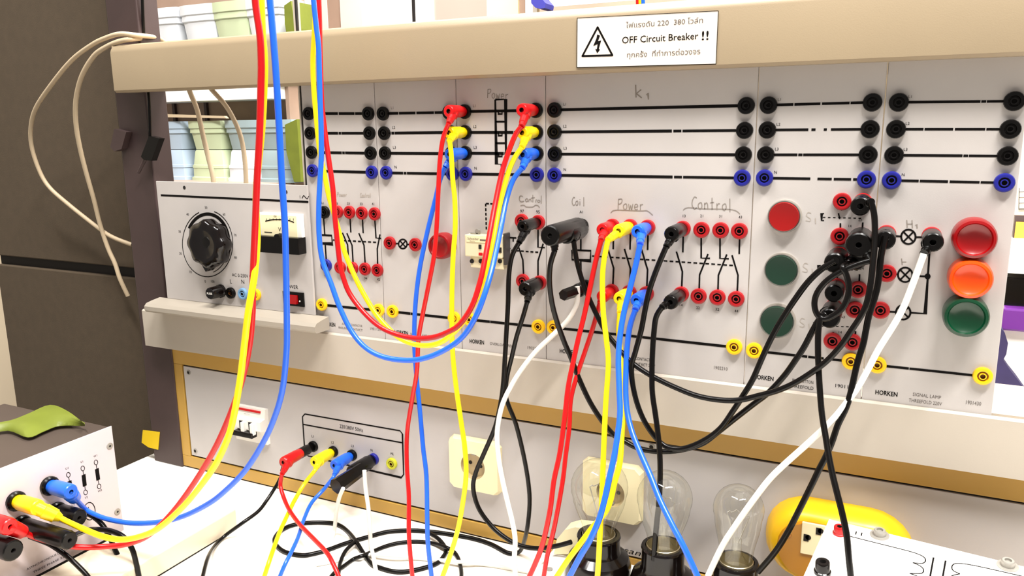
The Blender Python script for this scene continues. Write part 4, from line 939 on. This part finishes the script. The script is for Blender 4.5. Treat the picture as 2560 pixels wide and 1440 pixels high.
def bulb(label, cx, cy_rim, rpx, Y, topy, rg):
    c, r, hd = holder(cx, cy_rim, rpx, Y)
    zt_ = PY(cx, topy, Y).z; H = zt_-c.z; gr = rg*(PY(cx+1, topy, Y)-PY(cx, topy, Y)).length
    o = thing('light_bulb', label, 'light bulb', (c.x, Y, c.z), 'clear bulbs in the holders')
    base = Matrix.Translation((c.x, Y, c.z))
    nk = r*.74; zc = H-gr
    pr = [(nk, -.008), (nk, .004)]
    for k in range(5):
        t = (k+1)/6; pr.append((nk+(gr*.93-nk)*(t*t*(3-2*t)), .004+(zc-.35*gr-.004)*t))
    for k in range(11):
        a = math.radians(-20+110*k/10); pr.append((gr*math.cos(a), zc+gr*math.sin(a)))
    pr[-1] = (0, H)
    inn = [(max(0, rr_-.0007), z-(.0007 if i > len(pr)-5 else 0)) for i, (rr_, z) in enumerate(pr)]
    bm = BM(); lathe(bm, pr, 40, base); 
    link('glass_envelope', mesh('glass_envelope', bm, M['glass'], True, 80), o)
    bm = BM(); lathe(bm, [(0, -.011), (nk*1.06, -.011), (nk*1.1, -.004), (nk*1.06, .001), (nk*1.02, .0015)], 24, base); link('screw_cap', mesh('screw_cap', bm, M['metal'], True), o)
    bm = BM(); lathe(bm, [(nk*.75, -.002), (nk*.4, .006), (nk*.28, .016), (nk*.30, .024), (0, .026)], 16, base); link('stem', mesh('stem', bm, M['glass'], True), o)
    bm = BM(); z1_ = H*.62
    for s in (-1, 1): tube(bm, [Vector((c.x+s*.001, Y, c.z+.02)), Vector((c.x+s*.011, Y, c.z+z1_))], .0006, 6)
    fil = [Vector((c.x-.011+.022*i/10, Y+.003*math.sin(i*1.9), c.z+z1_+.004*math.sin(math.pi*i/10))) for i in range(11)]
    tube(bm, fil, .0005, 5); tube(bm, [Vector((c.x, Y, c.z+.02)), Vector((c.x, Y, c.z+z1_))], .0003, 5)
    link('filament', mesh('filament', bm, M['screw']), o)
bulb('clear glass bulb, leftmost, in front of the cream outlet', 1497, 1335, 49, YL, 1150, 67)
bulb('clear glass bulb in the middle of the three bulbs', 1658, 1364, 51, YL-.005, 1179, 67)
bulb('clear glass bulb beside the yellow extension box', 1840, 1402, 54, YL-.01, 1213, 63)
# white terminal posts left of the first holder
tp = thing('terminal_block', 'small round white terminal with a slotted screw left of the bulbs', 'terminal', PZ(1395, 1410, TZ))
bm = BM(); cc = PZ(1398, 1402, TZ+.045); lathe(bm, [(.016, 0), (.016, .040), (.013, .045), (0, .0455)], 28, Matrix.Translation((cc.x, cc.y, TZ))); link('body', mesh('body', bm, M['paper'], True), tp)
bm = BM(); lathe(bm, [(.0036, 0), (.0036, .0012), (0, .0014)], 14, Matrix.Translation((PZ(1374, 1423, TZ+.046).x, PZ(1374, 1423, TZ+.046).y, TZ+.0455))); link('screw', mesh('screw', bm, M['screw'], True), tp)
bm = BM(); P = [PY(x, y, -.035) for x, y in ((1385, 1385), (1392, 1348), (1412, 1325), (1438, 1318), (1470, 1322), (1470, 1385))]; prism(bm, P, (0, .02, 0))
tag(link('cream_cover', mesh('cream_cover', bm, M['cream'])), 'cream plastic cover piece behind the left bulb holder', 'cover')

# ------------------------------------------------------------------ yellow extension box
def stadium(x0, x1, z0, z1, y, n=12):
    r = (z1-z0)/2; cz = (z0+z1)/2; out = []
    for i in range(n+1): a = -math.pi/2+math.pi*i/n; out.append(Vector((x1-r+r*math.cos(a), y, cz+r*math.sin(a))))
    for i in range(n+1): a = math.pi/2+math.pi*i/n; out.append(Vector((x0+r+r*math.cos(a), y, cz+r*math.sin(a))))
    return out
ex = thing('extension_box', 'rounded yellow extension outlet box mounted behind the white console', 'extension box', PY(2100, 1400, 0))
Ya, Yb_ = YFP, -.016
xA0 = PY(1915, 1320, Ya+0).x; xA1 = PY(2292, 1330, Ya).x; zA1 = PY(2000, 1237, Ya).z
zf1 = PY(1990, 1284, Yb_).z; xf0 = PY(1932, 1345, Yb_).x
xf1 = xA1-.035; zf0 = zf1-.062; zA0 = zA1-.088
bm = BM(); ringsY = [stadium(xA0, xA1, zA0, zA1, Ya), stadium(xA0+.002, xA1-.003, zA0+.002, zA1-.002, Ya-.016), stadium(xA0+.006, xA1-.010, zA0+.006, zA1-.006, Yb_+.006), stadium(xA0+.012, xA1-.016, zA0+.010, zA1-.011, Yb_)]
vr = [[bm.verts.new(p) for p in r_] for r_ in ringsY]
for A, B in zip(vr, vr[1:]):
    for i in range(len(A)): j = (i+1) % len(A); bm.faces.new([A[i], A[j], B[j], B[i]])
bm.faces.new(vr[-1]); bm.faces.new(vr[0][::-1])
link('housing', mesh('housing', bm, M['ext'], True, 50), ex)
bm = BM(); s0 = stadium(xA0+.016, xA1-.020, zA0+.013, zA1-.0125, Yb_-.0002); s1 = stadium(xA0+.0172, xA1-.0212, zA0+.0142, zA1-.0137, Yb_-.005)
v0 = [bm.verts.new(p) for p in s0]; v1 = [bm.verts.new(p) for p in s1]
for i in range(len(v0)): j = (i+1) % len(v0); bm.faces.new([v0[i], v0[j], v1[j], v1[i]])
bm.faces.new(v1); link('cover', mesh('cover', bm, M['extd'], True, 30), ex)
Yo = Yb_-.005
ox0 = PY(2004, 1330, Yo).x; ox1 = ox0+.045; oz1 = PY(2006, 1303, Yo).z; oz0 = PY(2002, 1382, Yo).z
om = link('outlet_module', mesh('outlet_module', bx(ox0, ox1, Yo-.0015, Yo+.001, oz0, oz1, bev=.0008), M['cream']), ex)
for x, y in ((2018, 1343), (2049, 1327)):
    c = PY(x, y, Yo-.0015); bm = bx(c.x-.0035, c.x+.0015, c.y-.0004, c.y+.0004, c.z-.0045, c.z+.003); lathe(bm, [(.0028, 0), (.0028, .0004), (0, .0004)], 12, TM(c+Vector((.001, 0, 0)), (0, -1, 0))); link('pin_slot', mesh('pin_slot', bm, M['dark']), om)
bm = BM(); lathe(bm, [(.0022, 0), (.0020, .0008), (0, .0008)], 12, TM(PY(1973, 1338, Yo), (0, -1, 0))); link('screw', mesh('screw', bm, M['brass']), ex)

# ------------------------------------------------------------------ white console, bottom right
A = PY(2073, 1298, -.052); B = PY(2590, 1424, -.075); C_ = PY(2006, 1447, -.150)
ux = (B-A); vx = (C_-A); nrm = vx.cross(ux).normalized()
if nrm.z < 0: nrm = -nrm
Dd = A+ux*1.25+vx*1.4; Bb = A+ux*1.25; Cc = A+vx*1.4
def OP(x, y, h=0.0):
    d = ray(x, y); t = (A-CAM).dot(nrm)/d.dot(nrm); return CAM+d*t+nrm*h
con = thing('transformer_console', 'white sloping transformer console at the lower right corner', 'transformer', (A+ux*.5).xy.to_3d()+Vector((0, 0, TZ)))
bm = BM(); hexa(bm, [A, Bb, Dd, Cc], [p-nrm*.003 for p in (A, Bb, Dd, Cc)]); link('top_plate', mesh('top_plate', bm, M['paper']), con)
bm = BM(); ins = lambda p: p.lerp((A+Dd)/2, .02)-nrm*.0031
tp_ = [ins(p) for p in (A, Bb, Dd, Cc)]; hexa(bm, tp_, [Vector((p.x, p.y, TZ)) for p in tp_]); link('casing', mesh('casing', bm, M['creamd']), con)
ud = ux.normalized(); vd = -vx.normalized()
def opstroke(bm, pts, w, smooth=True):
    P = [OP(x, y, .0003) for x, y in pts]; P = smoothpts(P, 4) if smooth else P; ribbon(bm, P, w, up=nrm)
bm = BM()
opstroke(bm, [(2125, 1341), (2180, 1355), (2240, 1370), (2285, 1382), (2308, 1392), (2314, 1402), (2305, 1409), (2282, 1407)], .0009)
opstroke(bm, [(2282, 1407), (2300, 1415), (2309, 1425), (2303, 1434), (2274, 1434)], .0009)
opstroke(bm, [(2274, 1434), (2295, 1442), (2300, 1455)], .0009)
opstroke(bm, [(2334, 1394), (2322, 1460)], .0014, False); opstroke(bm, [(2364, 1402), (2352, 1470)], .0014, False)
opstroke(bm, [(2400, 1435), (2382, 1426), (2381, 1414), (2395, 1409), (2440, 1415), (2560, 1442)], .0009)
opstroke(bm, [(2400, 1435), (2380, 1440), (2376, 1450), (2395, 1462)], .0009)
opstroke(bm, [(2141, 1329), (2139, 1337)], .0010, False); opstroke(bm, [(2155, 1332), (2153, 1340)], .0010, False)
link('printed_symbol', mesh('printed_symbol', bm, M['ink'], None), con)
def bind(x, y, m, r, h, nm):
    bm = BM(); lathe(bm, [(r*1.15, 0), (r*1.15, h*.2), (r, h*.25), (r, h*.9), (r*.9, h), (r*.45, h), (r*.45, h*.6), (0, h*.6)], 20, TM(OP(x, y), nrm), [0]*5+[1, 1]); link(nm, mesh(nm, bm, [m, M['dark']], True), con)
bind(2098, 1334, M['red'], .0050, .008, 'binding_post'); bind(2056, 1432, M['blackg'], .0062, .012, 'binding_post')
for x, y in ((2199, 1338), (2519, 1415)):
    bm = BM(); lathe(bm, [(.0085, 0), (.0085, .0008), (.0055, .001), (.0052, .0052), (.0045, .006), (.0028, .006), (.0026, .004), (0, .004)], 20, TM(OP(x, y), nrm)); link('bolt', mesh('bolt', bm, M['screw'], True), con)

# ------------------------------------------------------------------ background shelves seen through the gap
YH = 0.90
sh = thing('shelf_unit', 'brown shelf unit holding plastic tubs behind the frame', 'shelf', PY(560, 455, YH))
hx0 = PY(300, 300, YH).x-.05; hx1 = PY(736, 300, YH).x
zs1 = PY(560, 455, YH-.10).z
link('back_panel', mesh('back_panel', bx(hx0, hx1, YH+.045, YH+.055, .3, 1.9), M['brown']), sh)
link('shelf_board', mesh('shelf_board', bx(hx0, hx1, YH-.12, YH+.045, zs1-.02, zs1), M['taupe']), sh)
zs2 = PY(560, 222, YH-.12).z
link('shelf_board', mesh('shelf_board', bx(hx0, hx1, YH-.08, YH+.045, PY(560, 250, YH-.08).z, zs2+.024), M['paper']), sh)
link('side_panel', mesh('side_panel', bx(hx1, hx1+.012, YH-.03, YH+.055, 0, 1.9), M['brown']), sh)
link('side_panel', mesh('side_panel', bx(hx0-.015, hx0, YH-.12, YH+.17, 0, 1.9), M['brown']), sh)
for x in (428, 508):
    xx = PY(x, 260, YH+.03).x; link('divider', mesh('divider', bx(xx-.005, xx+.005, YH+.036, YH+.0445, zs1+.12, zs2-.014), M['post']), sh)
def tub(x, y, z, w, d, h, m, label, grp, inv=True, lid=False):
    o = thing('plastic_tub', label, 'tub', (x, y, z), grp); bm = BM()
    def ring(s, zz, n=24):
        out = []
        for i in range(n):
            a = 2*math.pi*i/n; c, s_ = math.cos(a), math.sin(a); k = (abs(c)**7+abs(s_)**7)**(-1/7)
            out.append(bm.verts.new((x+w/2*s*c*k, y+d/2*s*s_*k, z+zz)))
        return out
    prof = [(1.0, 0), (1.0, h*.10), (.93, h*.13), (.92, h*.40), (.95, h*.42), (.94, h*.50), (.90, h*.52), (.82, h*.95), (.78, h)] if inv else [(.80, 0), (.90, h*.55), (.96, h*.58), (.95, h*.72), (1.0, h*.75), (1.0, h)]
    rg = [ring(s, zz) for s, zz in prof]
    for A_, B_ in zip(rg, rg[1:]):
        for i in range(24): j = (i+1) % 24; bm.faces.new([A_[i], A_[j], B_[j], B_[i]])
    bm.faces.new(rg[0][::-1]); bm.faces.new(rg[-1])
    link('body', mesh('body', bm, m, True, 40), o)
    return o
cols = [(378, 'tubb', 'pale blue'), (446, 'tubb', 'pale blue'), (542, 'tubg', 'pale green'), (633, 'tubw', 'bluish white'), (712, 'tubt', 'grey teal')]
wt = (PY(530, 400, YH)-PY(444, 400, YH)).length
names = ['leftmost', 'second from left', 'third from left', 'fourth from left', 'rightmost']
for i, (x, mk, cn) in enumerate(cols):
    c = PY(x+6, 450, YH-.03)
    tub(c.x, YH-.02, zs1, wt*.98, .11, .085, M[mk], f'{cn} plastic tub, {names[i]} in the lower row on the shelf', 'tubs on the lower shelf')
    tub(c.x+.002, YH-.02, zs1+.087, wt*.96, .11, .078, M[['tubw', 'tubb', 'tubg', 'tubt', 'tubt'][i]], f'plastic tub, {names[i]} in the upper row of the shelf stack', 'tubs on the lower shelf', inv=False)
for i, (x, mk, cn, ww) in enumerate(((340, 'tubw', 'white', 1.0), (418, 'tubw', 'large white', 1.25), (520, 'tubg', 'pale green', 1.0), (600, 'tubb', 'pale blue', 1.0), (680, 'tubg', 'dull green', .9))):
    c = PY(x, 60, YH-.03); zz = zs2+.024
    tub(c.x, YH-.02, zz, wt*ww*1.0, .11, .10, M[mk], f'{cn} plastic tub standing on the upper shelf above the beam', 'tubs on the upper shelf')
    tub(c.x+.004, YH-.02, zz+.102, wt*ww, .11, .10, M[['tubw', 'tubw', 'tubw', 'tubg', 'tubw'][i]], f'plastic tub stacked {names[i]} in the upper row above the beam', 'tubs on the upper shelf', inv=False)
for (pts, lab) in (([(712, 312), (742, 298), (748, 380), (752, 455), (735, 455), (716, 380)], 'olive green plastic bag beside the lower tubs'), ([(710, 14), (727, 2), (738, 70), (740, 120), (722, 120), (712, 60)], 'olive green plastic bag beside the upper tubs')):
    bm = BM(); prism(bm, [PY(x, y, YH-.09) for x, y in pts], (0, .08, 0)); tag(link('plastic_bag', mesh('plastic_bag', bm, M['green'])), lab, 'bag')
bm = BM(); P = [PY(x, y, YH-.085) for x, y in ((366, 284), (560, 290), (566, 296), (366, 292))]; prism(bm, P, (0, .01, 0)); link('edge_trim', mesh('edge_trim', bm, M['cable']), sh)

# far wall items above the beam
YW = 1.35
def slab(name, label, cat, x0, x1, y0, y1, m, Y=YW, T=.03, extra=None):
    a = PY(x0, (y0+y1)/2, Y); b = PY(x1, (y0+y1)/2, Y); z1 = PY((x0+x1)/2, y0, Y).z; z0 = PY((x0+x1)/2, y1, Y).z
    return a.x, b.x, z0, z1, Y, T
cab = thing('storage_cabinet', 'white framed cabinet with pinkish glass doors above the beam', 'cabinet', PY(900, 200, YW))
def cbox(nm, x0, x1, m, Y=YW, T=.03, par=cab, z0=0.02, z1=2.3):
    a = PY(x0, 30, Y).x; b = PY(x1, 30, Y).x; return link(nm, mesh(nm, bx(a, b, Y, Y+T, z0, z1, bev=.001), m), par)
cbox('side_frame', 745, 762, M['cable']); cbox('stile', 762, 790, M['paper'], Y=YW-.005); cbox('door_panel', 790, 818, M['pink'], Y=YW+.004)
cbox('brown_strip', 815, 852, M['brown'], Y=YW+.006); cbox('poster', 850, 905, M['pink'], Y=YW+.002); cbox('door_panel', 905, 1030, M['paper'], Y=YW+.002);  # brown upright strip between the pink door panel and the poster
cbox('edge_strip', 1030, 1038, M['dark']); cbox('stile', 1038, 1084, M['paper'], Y=YW-.004)
col_ = thing('column', 'taupe column panel behind the beam', 'column', PY(1150, 200, YW)); cbox('face', 1083, 1217, M['taupe'], par=col_, z0=0)
cbox('corner_trim', 1217, 1228, M['paper'], par=col_, z0=0)
cab2 = thing('cream_cabinet', 'cream cupboard side with dark gap next to the column', 'cabinet', PY(1260, 200, YW)); cbox('side', 1228, 1295, M['cream'], par=cab2); cbox('gap', 1295, 1313, M['brown'], par=cab2, Y=YW+.01); cbox('edge', 1313, 1332, M['paper'], par=cab2)
wb = thing('whiteboard', 'whiteboard with brown lower edge above the beam', 'whiteboard', PY(1700, 20, 1.1))
zwb = PY(1500, 16, 1.1).z
link('board', mesh('board', bx(PY(1353, 20, 1.1).x, 1.9, 1.1, 1.12, zwb+.008, zwb+.9), M['paper']), wb)
link('tray_edge', mesh('tray_edge', bx(PY(1353, 20, 1.1).x, 1.9, 1.09, 1.12, zwb-.004, zwb+.006), M['brown']), wb)
bm = BM(); P = [PY(x, y, .95) for x, y in ((1326, -30), (1328, 8), (1338, 19), (1350, 22), (1362, 20), (1364, 8), (1352, -6), (1350, -30))]; prism(bm, P, (0, .05, 0))
tag(link('hanging_bag', mesh('hanging_bag', bm, M['bagblue'])), 'dark blue fabric bag hanging above the beam', 'bag')

# right edge background
YR = 0.45
def rb(x0, x1, y0, y1, Y): 
    return PY(x0, (y0+y1)/2, Y).x, PY(x1, (y0+y1)/2, Y).x, PY((x0+x1)/2, y1, Y).z, PY((x0+x1)/2, y0, Y).z
rs = thing('side_shelf', 'white side shelf right of the training panels', 'shelf', (.45, YR+.1, 0))
a, b_, z0, z1 = rb(2490, 2800, 664, 690, YR)
link('shelf_board', mesh('shelf_board', bx(a, b_, YR, YR+.3, z0, z1), M['paper']), rs)
link('back_board', mesh('back_board', bx(PY(2400, 500, YR+.3).x, b_+.3, YR+.3, YR+.32, .0, 1.9), M['wallc']), rs)
a2, b2, z0b, z1b = rb(2440, 2800, 1000, 1020, YR)
link('shelf_board', mesh('shelf_board', bx(a2, b2, YR-.12, YR+.3, z0b-.02, z0b), M['paper']), rs)
a, b_, z0, z1 = rb(2532, 2640, 540, 625, YR+.29)
pc = thing('gold_picture', 'small gold framed picture at the right edge', 'picture', (a, YR+.29, z0)); link('frame', mesh('frame', bx(a, b_, YR+.285, YR+.299, z0, z1), M['post']), pc); link('image', mesh('image', bx(a+.002, b_-.002, YR+.282, YR+.2849, z0+.002, z1-.010), M['gframe']), pc)
a, b_, z0, z1 = rb(2512, 2640, 696, 768, YR+.02); tag(link('black_box', mesh('black_box', bx(a, b_, YR+.02, YR+.2, z0, z1, bev=.002), M['black'])), 'black box on the papers at the right edge', 'box')
a, b_, z0c, z1c = rb(2505, 2640, 766, 832, YR); tag(link('purple_binder', mesh('purple_binder', bx(a, b_, YR, YR+.2, z0c, z0+.0, bev=.003), M['purple'])), 'shiny purple binder under the black box', 'binder')
a, b_, z0d, z1d = rb(2505, 2640, 832, 1000, YR); tag(link('paper_stack', mesh('paper_stack', bx(a-.02, b_, YR+.01, YR+.2, z0b, z0c, bev=.001), M['paper'])), 'tall stack of white papers under the purple binder', 'papers')
bm = BM(); P = [PY(x, y, YR-.04) for x, y in ((2498, 815), (2512, 832), (2520, 858), (2516, 885), (2508, 900), (2525, 925), (2545, 950), (2570, 985), (2590, 1003), (2470, 1003), (2478, 900))]; prism(bm, P, (0, .03, 0))
tag(link('navy_cloth', mesh('navy_cloth', bm, M['navy'])), 'dark navy cloth hanging beside the rightmost panel', 'cloth')
bm = BM()
for i in range(4): 
    y = 480+i*14; P = [PY(2548, y, YR+.298), PY(2600, y-1, YR+.298)]; ribbon(bm, P, .0012)
P = [PY(2548, 470, YR+.298), PY(2547, 524, YR+.298)]; ribbon(bm, P, .0012); P = [PY(2547, 524, YR+.298), PY(2600, 524, YR+.298)]; ribbon(bm, P, .0012)
link('printed_grid', mesh('printed_grid', bm, M['greyink'], None), rs)
